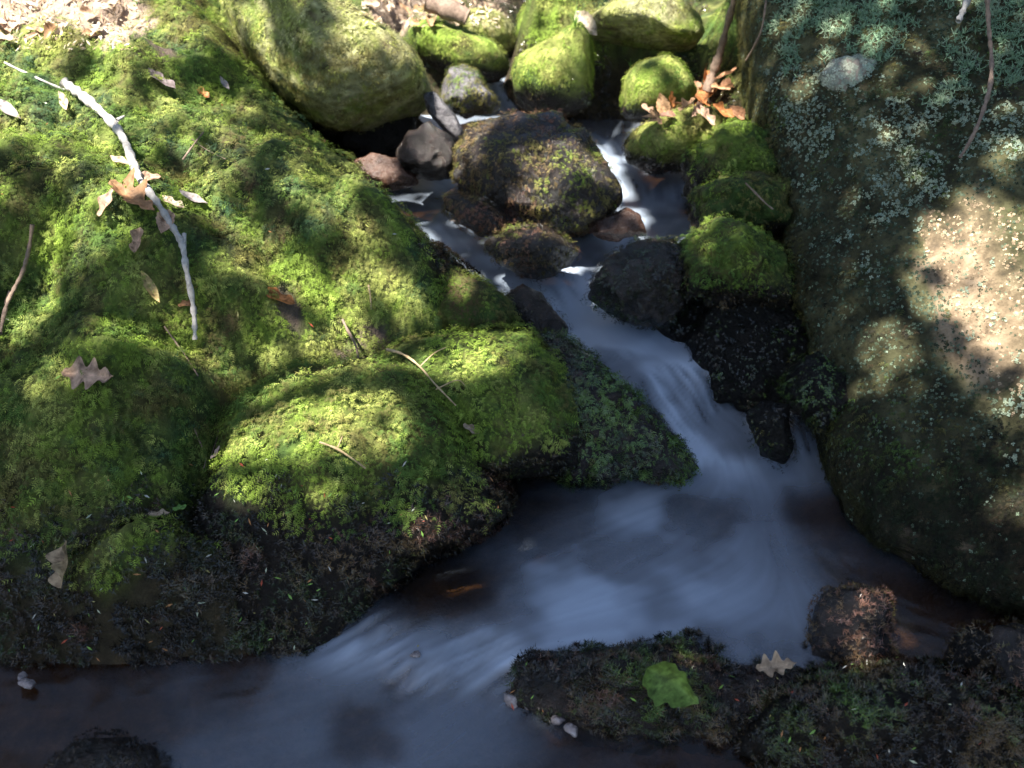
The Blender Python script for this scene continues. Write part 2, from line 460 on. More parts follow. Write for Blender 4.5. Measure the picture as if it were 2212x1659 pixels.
def ground_z(xy):
    r = np.sqrt((xy[:, 0]) ** 2 + (xy[:, 1] - 2) ** 2)
    z = rbf_eval(xy, GP[:, :2], GW)
    z = np.where(r > 5, z + 0, z)
    for a, b, zz, rad, h, ang, stv in HUMMOCKS:
        c = at_z(a, b, zz)
        t = math.radians(ang)
        dx = xy[:, 0] - c[0]; dy = xy[:, 1] - c[1]
        u = (dx * math.cos(t) + dy * math.sin(t)) / (rad * stv)
        v = (-dx * math.sin(t) + dy * math.cos(t)) / rad
        z = z + 1.7 * h * np.exp(-(u * u + v * v))
    p3 = np.c_[xy, np.zeros(len(xy))]
    amp = 0.4 + 0.6 * sstep(-.1, -.5, xy[:, 0])
    dmin = np.empty(len(xy))
    for s in range(0, len(xy), 20000):
        dmin[s:s + 20000] = np.min(np.sqrt(((xy[s:s + 20000, None, :] - WXY[None]) ** 2).sum(-1)) - WR[None], axis=1)
    amp = amp * (.12 + .88 * sstep(-.04, .06, dmin))
    q3 = np.c_[xy[:, 0] * .8 + xy[:, 1] * .6, (xy[:, 1] * .8 - xy[:, 0] * .6) * 1.0, 0 * xy[:, 0]]
    z = z + amp * ((fbm(q3 * [6, 11, 1], 3) - .5) * .15 + (fbm(p3 * 22 + 5, 3) - .5) * .05)
    return z


def axis(lo, hi, step, far, grow=1.25):
    a = list(np.arange(lo, hi + 1e-6, step))
    s, x = step, hi
    while x < far:
        s *= grow; x += s; a.append(x)
    s, x = step, lo
    while x > -far:
        s *= grow; x -= s; a.insert(0, x)
    return np.array(a)


gx = axis(-1.45, 1.35, 0.014, 60); gy = axis(0.85, 3.7, 0.014, 60)
X, Y = np.meshgrid(gx, gy)
XY = np.c_[X.ravel(), Y.ravel()]
GZ = ground_z(np.clip(XY, [-4, -1.5], [4, 6.5]))
far = np.maximum(0, np.hypot(XY[:, 0], XY[:, 1] - 2) - 4.5)
GZ = np.where(far > 0, np.clip(GZ, -.2, 1.6) + .05 * far * fbm(np.c_[XY * .15, 0 * XY[:, :1]], 3), GZ)
nx, ny = len(gx), len(gy)
idx = np.arange(nx * ny).reshape(ny, nx)
gq = np.stack([idx[:-1, :-1], idx[:-1, 1:], idx[1:, 1:], idx[1:, :-1]], -1).reshape(-1, 4)
gverts = np.c_[XY, GZ]
# stream bed has an iron-stained colour of its own
dw = np.min(np.sqrt(((XY[:, None, :] - WXY[None]) ** 2).sum(-1)) - WR[None] * .9, axis=1) if nx * ny < 90000 else None
if dw is None:
    dw = np.empty(len(XY))
    for s in range(0, len(XY), 20000):
        q = XY[s:s + 20000]
        dw[s:s + 20000] = np.min(np.sqrt(((q[:, None, :] - WXY[None]) ** 2).sum(-1)) - WR[None] * .9, axis=1)
_nw = np.empty(len(XY))
for s in range(0, len(XY), 20000):
    _nw[s:s + 20000] = WZ[np.argmin(((XY[s:s + 20000, None, :] - WXY[None]) ** 2).sum(-1), axis=1)]
bed = sstep(.06, -.02, dw) * sstep(.004, -.012, GZ - _nw)
gcol = (1 - bed)[:, None] * np.array([1.0, 1.0, 1.0]) + bed[:, None] * np.array([2.5, 2.0, 2.0])
gpx, gpy, gpd = project(gverts)
hgt = GZ - _nw
mossy = sstep(.10, .2, hgt + (fbm(gverts * 9, 3) - .5) * .11) * (gverts[:, 1] < 3.6)
gm = tint("bank", gverts, 1, np.random.default_rng(9)) / A((.04, .032, .016)) * .5
gcol = gcol * (1 - mossy[:, None]) + gm * mossy[:, None]
# dry pale leaf duff on the crest of the bank and behind the head boulders
LIT1 = [(-300, -200), (240, -200), (330, 60), (250, 110), (170, 70), (110, 40), (0, 90), (-300, 90)]
LIT2 = [(760, -200), (1100, -200), (1090, 60), (960, 45), (860, 70), (800, 40)]
duff = (in_poly(gpx + 60 * (fbm(gverts * 25, 2) - .5), gpy + 40 * (fbm(gverts * 25 + 5, 2) - .5), LIT1) | in_poly(gpx, gpy, LIT2)) & (gpd > .5)
duff = duff[:, None] * (.7 + .6 * fbm(gverts * 60, 3))[:, None]
gcol = gcol * (1 - np.clip(duff, 0, 1)) + duff * A((8.5, 8.0, 12.0))
BARE = [(at_z(790, 738, .31), .06), (at_z(360, 190, .6), .03), (at_z(620, 640, .38), .03)]
for c_, r_ in BARE:
    kb = sstep(1.15, .7, np.hypot(XY[:, 0] - c_[0], XY[:, 1] - c_[1]) / r_ + (fbm(gverts * 40, 3) - .5) * 1.2)[:, None]
    gcol = gcol * (1 - kb) + kb * A((3.2, 3.0, 4.6))
forest_floor = link("forest_floor", mesh_from("forest_floor", gverts, gq, True, gcol), M["ground"])
tag(forest_floor, "mossy stream bank and forest floor rising beside the brook", None, None, "structure")

# ------------------------------------------------------------------ boulders
ICO = {}


def ico(n):
    if n not in ICO:
        import bmesh
        bm = bmesh.new()
        bmesh.ops.create_icosphere(bm, subdivisions=n, radius=1.0)
        v = np.array([x.co[:] for x in bm.verts]); f = np.array([[l.index for l in x.verts] for x in bm.faces])
        bm.free()
        ICO[n] = (v, f)
    return ICO[n]


SURF = [(gverts, np.concatenate([gq[:, [0, 1, 2]], gq[:, [0, 2, 3]]]))]      # collected solid surfaces, for resting things on them
ROCKS = []


def boulder(outline, D, T, gx_=0.0, gy_=0.0, p=0.75, q=0.75, amp=0.03, freq=9.0, sub=5, seed=0, smooth=2, Tb=None, cuts=4):
    """closed stone: its outline seen from the path, its own distance D and real depth T (front) / Tb (back)"""
    v, f = ico(sub)
    o = np.array(outline, float)
    c = 0.5 * (o.min(0) + o.max(0))
    # star shaped radius around the centre
    th = np.linspace(-math.pi, math.pi, 361)[:-1]
    R = np.zeros(360)
    nxt = np.roll(o, -1, 0)
    for k, t in enumerate(th):
        d = np.array([math.cos(t), math.sin(t)])
        best = 0
        for A_, B_ in zip(o - c, nxt - c):
            e = B_ - A_
            den = d[0] * e[1] - d[1] * e[0]
            if abs(den) < 1e-9: continue
            s = (A_[0] * e[1] - A_[1] * e[0]) / den
            u = (A_[0] * d[1] - A_[1] * d[0]) / den
            if s > 0 and -1e-6 <= u <= 1 + 1e-6: best = max(best, s)
        R[k] = best
    for _ in range(smooth * 3):
        R = 0.25 * np.roll(R, 1) + 0.5 * R + 0.25 * np.roll(R, -1)
    ang = np.arctan2(v[:, 1], v[:, 0])
    fi = (ang + math.pi) / (2 * math.pi) * 360
    i0 = np.floor(fi).astype(int) % 360
    fr = fi - np.floor(fi)
    Rv = R[i0] * (1 - fr) + R[(i0 + 1) % 360] * fr
    s = np.hypot(v[:, 0], v[:, 1]) ** p
    px = c[0] + Rv * s * np.cos(ang); py = c[1] + Rv * s * np.sin(ang)
    dep = np.sign(v[:, 2]) * np.abs(v[:, 2]) ** q
    Tb = T if Tb is None else Tb
    dd = D + gx_ * (px - c[0]) + gy_ * (py - c[1]) + np.where(dep < 0, T, Tb) * dep
    Dp = D + gx_ * (px - c[0]) + gy_ * (py - c[1])
    base = CAM + (FWD[None] + RIGHT[None] * ((px - 1106) / FPX)[:, None] + UP[None] * ((829.5 - py) / FPX)[:, None]) * Dp[:, None]
    w = base + FWD[None] * (dd - Dp)[:, None]
    cen = w.mean(0)
    rad = w - cen
    rl = np.linalg.norm(rad, axis=1, keepdims=True)
    nrm = rad / np.maximum(rl, 1e-6)
    sz = rl.mean()
    disp = (fbm(w * freq + seed * 3.1, 4) - .5) * 2 * amp
    ridg = (np.abs(fbm(w * freq * 2.2 + seed, 3) - .5) * 2) * amp * .5
    w = w + nrm * (disp - ridg)[:, None]
    rr = np.random.default_rng(int(seed) + 100)
    for _ in range(cuts):
        u = rr.normal(0, 1, 3); u /= np.linalg.norm(u)
        dt = (w - cen) @ u
        hmax = dt.max() * rr.uniform(.8 if cuts < 6 else .72, .96)
        ex = np.maximum(0, dt - hmax)
        w = w - u[None] * (ex * .8)[:, None]
    w = w + nrm * ((fbm(w * freq * 4 + seed, 3) - .5) * amp * .7)[:, None]
    return w, f


def normals(v, f):
    a = v[f[:, 1]] - v[f[:, 0]]; b = v[f[:, 2]] - v[f[:, 0]]
    n = np.cross(a, b)
    ar = np.linalg.norm(n, axis=1)
    return n / np.maximum(ar, 1e-12)[:, None], ar * .5


def put_boulder(label, outline, D, T, mat="under", moss=None, name="boulder", cat="boulder", group=None, **kw):
    w, f = boulder(outline, D, T, **kw)
    n, ar = normals(w, f)
    if ((w[f].mean(1) - w.mean(0)) * n).sum(1).mean() < 0:
        f = f[:, ::-1]
    base = np.array([w[:, 0].mean(), w[:, 1].mean(), w[:, 2].min()])
    if moss and 'wf' in moss:
        moss['wet'] = w[:, 2].min() + moss['wf'] * (w[:, 2].max() - w[:, 2].min())  # lower share turns bare and dark, undercut shade put into colour
    tc = None
    if mat == "slab":                      # bare tan painted as the sun patch; elsewhere algae stain and shade painted dark
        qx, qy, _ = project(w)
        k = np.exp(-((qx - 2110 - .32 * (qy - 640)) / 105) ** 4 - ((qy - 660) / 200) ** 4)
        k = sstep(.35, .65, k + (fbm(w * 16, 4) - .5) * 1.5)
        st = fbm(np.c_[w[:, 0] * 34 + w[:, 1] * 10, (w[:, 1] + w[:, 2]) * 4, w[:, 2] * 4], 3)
        tc = k[:, None] * A((1.0, 1.0, 1.0)) + (1 - k)[:, None] * (1 - .6 * sstep(760, 1060, qy))[:, None] * (A((.15, .20, .14)) + sstep(.45, .7, st)[:, None] * A((.24, .31, .24)))  # foot darkened further to paint the undercut's shade
    if mat == "under":                     # a thin mat of the same moss, dark stone near water, undersides painted dark as shade
        q = w + np.random.default_rng(3).normal(0, .002, w.shape)
        dryk = sstep(moss["wet"] - .02, moss["wet"] + .03, q[:, 2] + (fbm(q * 16, 3) - .5) * .08)[:, None]
        tc = dryk * tint(moss["pal"], q, 2) * (.85 if moss["pal"] in ("bright", "pale", "yellow") else .55) + (1 - dryk) * A((.014, .011, .009))
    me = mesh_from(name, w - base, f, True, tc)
    o = link(name, me, M[mat])
    o.location = base
    tag(o, label, cat, group)
    SURF.append((w, f))
    ROCKS.append((o, w, f, moss, base))
    return o


G_BACK = "boulders at the head of the stream"
G_RIGHT = "mossy boulders stacked against the lichen slab"
G_MID = "stones in the cascade"
G_FRONT = "wet rocks around the pool"

put_boulder("large rounded boulder with pale green moss overhanging a dark gap", [(470, -60), (560, -50), (640, -5), (740, 30), (830, 78), (900, 130), (935, 190), (925, 218), (870, 248), (800, 270), (740, 287), (690, 280), (630, 230), (550, 150), (490, 50)], 2.62, .26, moss=dict(pal="pale", wf=0.16), amp=.018, seed=1, p=.7)
put_boulder("low boulder with bright green moss cap and dark wet underside above the top cascade", [(880, 72), (908, 54), (950, 60), (1000, 75), (1050, 95), (1085, 120), (1098, 148), (1080, 168), (1000, 168), (940, 145), (895, 110)], 2.86, .12, "under", dict(pal="bright", wf=0.5, band=.03), group=G_BACK, seed=2, amp=.015, sub=4)
put_boulder("small domed mossy boulder with bare grey right side, behind the low mossy cap", [(975, 65), (1010, 35), (1050, 27), (1090, 42), (1113, 75), (1113, 108), (1090, 125), (1040, 112), (990, 88)], 3.0, .11, "under", dict(pal="pale", wf=0.3, dens=.8, band=.05), group=G_BACK, seed=3, amp=.012, sub=4)
put_boulder("tall mossy boulder at the back, half hidden behind the leaning mossy boulder", [(1116, 65), (1130, 20), (1160, -5), (1210, -12), (1260, 0), (1290, 40), (1260, 110), (1160, 125), (1118, 105)], 3.03, .13, "under", dict(pal="bright", wf=0.25), group=G_BACK, seed=4, amp=.015, sub=4)
put_boulder("leaning mossy boulder with sunlit top beside the black hollow", [(1104, 165), (1114, 138), (1160, 112), (1200, 90), (1235, 66), (1262, 55), (1280, 90), (1283, 160), (1275, 232), (1230, 248), (1160, 246), (1110, 210)], 2.78, .14, "under", dict(pal="bright", wf=0.42, band=.06), group=G_BACK, seed=5, amp=.014, sub=4)
put_boulder("flat moss-topped slab bridging the black hollow", [(1258, 68), (1285, 42), (1370, 34), (1450, 22), (1490, 32), (1514, 70), (1502, 108), (1450, 118), (1380, 102), (1300, 92), (1270, 88)], 2.86, .2, "under", dict(pal="pale", wf=0.3), group=G_BACK, seed=6, amp=.015, p=.6)
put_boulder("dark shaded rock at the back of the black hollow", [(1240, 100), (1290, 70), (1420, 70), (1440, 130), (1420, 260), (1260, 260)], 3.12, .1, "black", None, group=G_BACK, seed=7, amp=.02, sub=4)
put_boulder("small round boulder with bright moss cap right of the black hollow", [(1345, 205), (1350, 168), (1380, 140), (1420, 130), (1460, 145), (1498, 175), (1504, 210), (1475, 245), (1400, 255), (1352, 250)], 2.7, .12, "under", dict(pal="bright", wf=0.38), group=G_BACK, seed=8, amp=.012, sub=4)
put_boulder("broad brown mossy rock splitting the stream in two", [(968, 345), (995, 292), (1045, 264), (1120, 256), (1200, 266), (1270, 290), (1312, 330), (1340, 400), (1346, 445), (1312, 485), (1250, 520), (1170, 512), (1090, 482), (1010, 440), (970, 390)], 2.5, .2, "wet", dict(pal="brown", wet=.27, dens=.6, long=1.1), group=G_MID, seed=9, amp=0.035, freq=11, cuts=9)
put_boulder("small stone with green cap and pale wet front under the top cascade", [(950, 195), (965, 160), (1000, 142), (1030, 158), (1048, 190), (1085, 240), (1000, 250), (950, 230)], 2.72, .09, "wetgrey", dict(pal="olive", wet=.405, band=.02), group=G_MID, seed=10, amp=0.018, sub=5, cuts=9)
put_boulder("grey wet wedge of stone tilted beside the overhanging boulder", [(914, 206), (938, 198), (965, 225), (992, 262), (1014, 306), (988, 308), (955, 277), (924, 242)], 2.58, .04, "wetgrey", None, group=G_MID, seed=11, amp=0.01, sub=5, smooth=1, cuts=9)
put_boulder("glossy brown wet stone below the overhanging boulder", [(848, 332), (880, 285), (930, 268), (978, 310), (990, 360), (955, 392), (890, 385), (853, 362)], 2.52, .09, "wet", None, group=G_MID, seed=12, amp=0.025, sub=5, cuts=9)
put_boulder("rusty orange wet stone at the foot of the mossy bank", [(755, 345), (810, 333), (860, 350), (910, 395), (850, 415), (790, 400)], 2.5, .06, "orange", None, group=G_MID, seed=13, amp=0.02, sub=5, cuts=9)
put_boulder("dark undercut rock beneath the overhanging boulder", [(690, 262), (800, 255), (880, 240), (900, 300), (860, 350), (740, 340)], 2.72, .08, "black", None, group=G_MID, seed=14, amp=0.03, sub=5, cuts=9)
put_boulder("small brown mossy stone left of the splitting rock", [(952, 425), (985, 416), (1040, 438), (1082, 470), (1088, 505), (1040, 512), (990, 484), (958, 458)], 2.37, .06, "wet", dict(pal="brown", wet=.24, dens=.8), group=G_MID, seed=15, amp=.012, sub=4)
put_boulder("low glistening brown rock between the two arms of the stream", [(1050, 525), (1110, 495), (1180, 498), (1245, 518), (1260, 550), (1232, 580), (1150, 585), (1080, 570)], 2.3, .09, "wet", dict(pal="brown", wet=.225, dens=.55), group=G_MID, seed=16, amp=0.025, sub=5, cuts=9)
put_boulder("pinkish wet stone washed by the small fall", [(1270, 488), (1300, 464), (1350, 453), (1394, 468), (1400, 505), (1340, 520), (1280, 518)], 2.42, .05, "orange", None, group=G_MID, seed=17, amp=0.018, sub=5, cuts=9)
put_boulder("dark dripping rock right of the central chute", [(1278, 615), (1295, 562), (1340, 525), (1400, 495), (1465, 498), (1500, 560), (1490, 650), (1440, 705), (1360, 700), (1300, 668)], 2.27, .11, "wet", dict(pal="dark", wet=.2, dens=.5, long=1.2), group=G_MID, seed=19, amp=0.035, cuts=9)
put_boulder("yellow-green moss ledge below the heap of dead leaves", [(1348, 315), (1372, 278), (1440, 250), (1530, 240), (1600, 250), (1630, 330), (1560, 370), (1480, 362), (1400, 368), (1356, 345)], 2.56, .14, "under", dict(pal="yellow", wf=0.42), group=G_RIGHT, seed=20, amp=.038, freq=11)
put_boulder("uppermost rounded green boulder tucked against the lichen slab", [(1476, 385), (1496, 325), (1556, 284), (1620, 275), (1670, 295), (1690, 400), (1560, 420), (1488, 415)], 2.42, .12, "under", dict(pal="green", wf=0.5), group=G_RIGHT, seed=21, amp=.038, freq=11)
put_boulder("olive mossy boulder, middle of the stack against the lichen slab", [(1478, 470), (1500, 410), (1560, 380), (1640, 375), (1700, 400), (1710, 500), (1600, 520), (1500, 510)], 2.32, .12, "under", dict(pal="olive", wf=0.5), group=G_RIGHT, seed=22, amp=.038, freq=11)
put_boulder("bright-capped mossy boulder, lowest of the stack above the black recess", [(1452, 575), (1472, 512), (1520, 482), (1580, 490), (1640, 530), (1700, 580), (1710, 660), (1560, 660), (1470, 640)], 2.2, .12, "under", dict(pal="green", wf=0.52, band=.04), group=G_RIGHT, seed=23, amp=.038, freq=11)
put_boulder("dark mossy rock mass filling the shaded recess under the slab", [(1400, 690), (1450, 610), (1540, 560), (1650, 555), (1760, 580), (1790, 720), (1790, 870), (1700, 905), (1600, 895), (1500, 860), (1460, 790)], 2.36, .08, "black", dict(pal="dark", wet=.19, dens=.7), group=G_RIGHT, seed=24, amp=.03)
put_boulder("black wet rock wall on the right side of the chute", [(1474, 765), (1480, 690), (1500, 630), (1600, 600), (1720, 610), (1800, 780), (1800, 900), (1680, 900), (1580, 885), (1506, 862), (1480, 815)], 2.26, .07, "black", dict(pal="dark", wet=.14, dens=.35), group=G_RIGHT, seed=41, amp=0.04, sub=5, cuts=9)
put_boulder("black upright stone parting the two threads of water at the pool head", [(1600, 895), (1648, 866), (1700, 872), (1712, 960), (1695, 1005), (1650, 992), (1625, 940)], 2.08, .05, "black", dict(pal="dark", wet=.0, dens=.3), group=G_FRONT, seed=25, amp=0.02, sub=5, cuts=9)
put_boulder("dark rounded stone wedged under the edge of the lichen slab", [(1690, 850), (1715, 790), (1770, 755), (1830, 800), (1830, 900), (1760, 930), (1700, 900)], 2.08, .08, "black", dict(pal="dark", wet=.1, dens=.6), group=G_FRONT, seed=26, amp=0.025, sub=5, cuts=9)
put_boulder("big hump of bright green moss with a bare dark foot in the pool", [(486, 960), (505, 890), (540, 840), (590, 800), (660, 775), (760, 772), (860, 798), (940, 838), (1000, 895), (1035, 960), (1075, 1030), (1125, 1090), (1060, 1150), (940, 1205), (870, 1280), (780, 1340), (710, 1410), (620, 1450), (490, 1430), (420, 1320), (430, 1180), (465, 1060)], 1.98, .2, "under", dict(pal="hump", wet=.21, band=.055, long=1.15), gy_=-.00012, seed=27, amp=.028, freq=8)
put_boulder("mossy ledge with bright top joined to the bank above the dark rock", [(815, 770), (860, 728), (960, 698), (1060, 698), (1140, 718), (1200, 760), (1265, 860), (1250, 1020), (1060, 1060), (950, 960), (870, 860)], 2.08, .15, "under", dict(pal="hump", wet=.2, band=.06), gy_=-.00025, seed=28, amp=.022)
put_boulder("dark leafy moss rock between the chute and the pool", [(1120, 745), (1180, 722), (1260, 768), (1340, 828), (1420, 900), (1480, 968), (1518, 1012), (1492, 1040), (1400, 1046), (1250, 1036), (1150, 1020), (1070, 1010), (1058, 900), (1085, 800)], 2.16, .13, "wet", dict(pal="deep", wet=.06, band=.04, dens=.9, long=1.25), gy_=-.00025, seed=29, amp=.045, cuts=0, p=.6)
put_boulder("shiny blue-black rock on the near side of the chute head", [(1085, 645), (1130, 616), (1180, 648), (1232, 710), (1215, 745), (1140, 738), (1095, 695)], 2.27, .06, "wet", dict(pal="dark", wet=.0, dens=.25), group=G_MID, seed=30, amp=0.02, sub=5, cuts=9)
put_boulder("olive moss toe of the bank beside the left arm of the stream", [(915, 640), (970, 588), (1050, 604), (1105, 650), (1125, 705), (1080, 750), (970, 735), (920, 690)], 2.19, .1, "under", dict(pal="olive", wet=.25, band=.04), seed=31, amp=.02, sub=4)
SLAB_OUT = [(1606, -90), (1612, 60), (1632, 200), (1652, 330), (1680, 480), (1702, 620), (1728, 760), (1760, 900), (1800, 1040), (1860, 1150), (1980, 1245), (2160, 1320), (2420, 1380), (2620, 900), (2600, 200), (2450, -200), (2000, -260), (1700, -200)]
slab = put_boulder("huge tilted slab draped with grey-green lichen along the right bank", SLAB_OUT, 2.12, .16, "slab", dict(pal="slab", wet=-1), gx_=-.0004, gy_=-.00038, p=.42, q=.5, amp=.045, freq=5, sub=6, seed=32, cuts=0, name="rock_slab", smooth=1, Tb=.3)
put_boulder("pale lichen-crusted knob of stone on the upper face of the slab", [(1770, 165), (1800, 130), (1850, 124), (1900, 140), (1912, 165), (1880, 205), (1830, 215), (1785, 200)], 2.25, .035, "dry", dict(pal="knob", wet=-1), seed=33, amp=.015, sub=4)
put_boulder("reddish mossy rock standing in the right end of the pool", [(1732, 1370), (1758, 1295), (1808, 1258), (1870, 1250), (1915, 1280), (1928, 1350), (1925, 1425), (1860, 1450), (1770, 1440), (1736, 1410)], 1.76, .07, "wet", dict(pal="red", wet=.06, dens=.7), group=G_FRONT, seed=34, amp=0.018, freq=14, cuts=9)
put_boulder("long low mossy ledge damming the front of the pool", [(1056, 1450), (1100, 1405), (1200, 1388), (1350, 1390), (1500, 1402), (1620, 1424), (1720, 1418), (1800, 1440), (1880, 1500), (1830, 1610), (1620, 1650), (1400, 1625), (1250, 1580), (1140, 1535), (1070, 1490)], 1.74, .09, "wet", dict(pal="frontdark", wet=.02, band=.03, dens=1.5, long=1.2), group=G_FRONT, seed=35, amp=.04, freq=10, cuts=6)
put_boulder("broad dark rock under shaggy wet moss in the lower right corner", [(1640, 1500), (1800, 1462), (1950, 1440), (2050, 1450), (2200, 1490), (2330, 1600), (2300, 1760), (1900, 1760), (1650, 1720), (1590, 1600)], 1.66, .1, "black", dict(pal="frontdark", wet=.0, dens=1.4, long=1.2), group=G_FRONT, seed=36, amp=.025, freq=11)
put_boulder("small dark rounded rock at the right outlet of the pool", [(2046, 1420), (2060, 1375), (2095, 1350), (2130, 1362), (2150, 1410), (2140, 1470), (2080, 1480), (2052, 1460)], 1.7, .04, "black", dict(pal="frontdark", wet=.0, dens=.5), group=G_FRONT, seed=37, amp=.01, sub=4)
put_boulder("dark rock with a russet edge cut by the right frame", [(2132, 1400), (2150, 1352), (2200, 1345), (2290, 1370), (2310, 1500), (2200, 1510), (2150, 1480)], 1.68, .05, "wet", dict(pal="red", wet=.0, dens=.4), group=G_FRONT, seed=38, amp=.012, sub=4)
put_boulder("clump of black moss on a rock in the lower left corner", [(105, 1650), (130, 1612), (190, 1592), (260, 1592), (330, 1615), (370, 1660), (350, 1740), (140, 1740)], 1.63, .06, "wet", dict(pal="black", wet=-1, dens=1), group=G_FRONT, seed=39, amp=.015, sub=4)
put_boulder("rounded stone awash in the spill between the two pools", [(815, 1410), (850, 1368), (910, 1352), (975, 1362), (1010, 1395), (1000, 1435), (940, 1450), (860, 1448)], 1.825, .06, "orange", None, group=G_FRONT, seed=40, amp=.012, cuts=3, sub=4)

PEB = [(1108, 1512, 24, 17, "palest of the white quartz pebbles, leftmost under the front ledge"), (1140, 1522, 22, 15, "pinkish white pebble second from the left under the front ledge"), (1168, 1528, 13, 10, "tiny grey pebble between white ones under the front ledge"), (1202, 1555, 24, 12, "flat white pebble at the waterline below the front ledge"), (1236, 1576, 20, 22, "glistening white pebble, lowest at the corner of the front ledge"),
       (60, 1476, 26, 12, "pale grey flake of stone in the dark shallows at the left edge"), (46, 1462, 12, 9, "tiny pale stone above the grey flake at the left edge"), (898, 1414, 15, 11, "small white stone glinting in the spill between the pools")]  # last entry: a water glint added as a white pebble
for a, b, rx, ry, lab in PEB:
    q = at_z(a, b, .012 if a != 898 else .04); Dq = (q - CAM) @ FWD
    put_boulder(lab, [(a + rx * math.cos(t) * .8 * (1 + .3 * math.sin(3 * t + a)), b + ry * math.sin(t) * .8 * (1 + .3 * math.cos(2 * t + b))) for t in np.linspace(0, 6.283, 14)[:-1]], Dq, .012, "pebble", None, name="pebble", cat="pebble", group="pale pebbles at the waterline", amp=.006, freq=70, sub=3, seed=int(a), cuts=6)

# ------------------------------------------------------------------ water surface
FLOWS = [
    [(1040, 140, .43), (1075, 190, .405), (1070, 244, .365), (1200, 256, .36), (1290, 275, .35), (1330, 340, .31), (1400, 380, .298), (1398, 440, .266), (1350, 505, .25), (1270, 560, .235), (1240, 650, .198), (1300, 710, .184), (1410, 785, .165), (1462, 860, .12), (1530, 945, .082), (1600, 1020, .06), (1560, 1120, .055), (1380, 1220, .055), (1180, 1310, .055), (1000, 1370, .05), (850, 1430, .012), (650, 1510, 0), (300, 1580, 0), (-100, 1620, 0)],
    [(840, 400, .286), (915, 440, .28), (960, 495, .262), (1020, 555, .244), (1100, 598, .234), (1200, 625, .214)],
    [(1640, 1040, .058), (1700, 1130, .055), (1740, 1240, .055), (1850, 1310, .054), (2200, 1420, .054)],
    [(1500, 1050, .055), (1300, 1110, .055), (1120, 1190, .055), (950, 1280, .055), (800, 1360, .045), (720, 1420, .01)],
    [(1030, 1440, .01), (960, 1540, 0), (800, 1620, 0), (500, 1720, 0)],
    [(1650, 1250, .055), (1450, 1340, .055), (1200, 1380, .053), (1050, 1390, .05)],
]
WS = .0055
wx = np.arange(-1.35, 1.25, WS); wy = np.arange(.62, 3.1, WS)
nxw, nyw = len(wx), len(wy)
WXg, WYg = np.meshgrid(wx, wy)
Q = np.c_[WXg.ravel(), WYg.ravel()]
dist = np.empty(len(Q))
for s in range(0, len(Q), 20000):
    dist[s:s + 20000] = np.min(np.sqrt(((Q[s:s + 20000, None, :] - WXY[None]) ** 2).sum(-1)) - WR[None], axis=1)
near = np.where(dist < .08)[0]
foam = np.zeros(len(Q)); wz = np.zeros(len(Q)); fdx = np.zeros(len(Q)); fdy = np.ones(len(Q)); rush = np.zeros(len(Q))
for s in range(0, len(near), 20000):
    ii = near[s:s + 20000]
    d = np.sqrt(((Q[ii][:, None, :] - WXY[None]) ** 2).sum(-1))
    w = np.exp(-(d / (WR[None] * .62)) ** 2) + 1e-9 / (d + .01) ** 2
    foam[ii] = (w * WF[None]).sum(1) / w.sum(1)
    w2 = np.exp(-(d / (WR[None] * .7)) ** 2) + 1e-14 / (d + .01)
    wz[ii] = (w2 * WZ[None]).sum(1) / w2.sum(1)
    vx = np.zeros(len(ii)); vy = np.zeros(len(ii))
    for fl in FLOWS:
        P3 = np.array([at_z(*c)[:2] for c in fl])
        for A_, B_ in zip(P3[:-1], P3[1:]):
            e = B_ - A_; L = np.linalg.norm(e)
            t = np.clip(((Q[ii] - A_) @ e) / (L * L), 0, 1)
            dd = np.linalg.norm(Q[ii] - (A_ + t[:, None] * e), axis=1)
            wk = np.exp(-(dd / .07) ** 2) + 1e-6 / (dd + .02) ** 2
            vx += wk * e[0] / L; vy += wk * e[1] / L
    m = np.hypot(vx, vy) + 1e-9
    fdx[ii] = vx / m; fdy[ii] = vy / m
g2 = wz.reshape(nyw, nxw)
sl = np.hypot(np.gradient(g2, WS, axis=0), np.gradient(g2, WS, axis=1)).ravel()
rush = sstep(.12, .6, sl)
# streaks: fine grain smeared along the current, as the long exposure shows the water
def grain(q):
    return .6 * vnoise(np.c_[q * 70, 0 * q[:, :1]]) + .4 * vnoise(np.c_[q * 160 + 9, 0 * q[:, :1]])


def lookup(q):
    ix = np.clip(((q[:, 0] - wx[0]) / WS + .5).astype(int), 0, nxw - 1); iy = np.clip(((q[:, 1] - wy[0]) / WS + .5).astype(int), 0, nyw - 1)
    return iy * nxw + ix


streak = np.zeros(len(Q)); acc = grain(Q[near])
for sg in (1, -1):
    q = Q[near].copy()
    for k in range(14):
        li = lookup(q)
        q = q + sg * .008 * np.c_[fdx[li], fdy[li]]
        acc = acc + grain(q)
acc = (acc - acc.mean()) / acc.std()
streak[near] = acc
gzq = np.zeros(len(Q)); gzq[near] = ground_z(Q[near])
depth = wz - gzq
foam = foam * (0.15 + 0.85 * sstep(-.004, .03, depth))
broad = fbm(np.c_[Q * 9, 0 * Q[:, :1]], 3)
foam = foam * (.55 + .9 * sstep(.3, .7, broad)) * (1 + (.05 + .28 * rush) * streak)
wzf = wz + streak * (.0002 + .0016 * rush) + (broad - .5) * .008 * (1 - rush)
keep = dist < 0.06
iw = np.arange(nxw * nyw).reshape(nyw, nxw)
qd = np.stack([iw[:-1, :-1], iw[:-1, 1:], iw[1:, 1:], iw[1:, :-1]], -1).reshape(-1, 4)
qd = qd[keep[qd].all(1) & (depth[qd].max(1) > -.03)]
used = np.unique(qd); remap = -np.ones(nxw * nyw, int); remap[used] = np.arange(len(used))
wme = mesh_from("water", np.c_[Q, wzf][used], remap[qd], True, None, {"foam": np.clip(foam, 0, 1)[used], "streak": streak[used]})
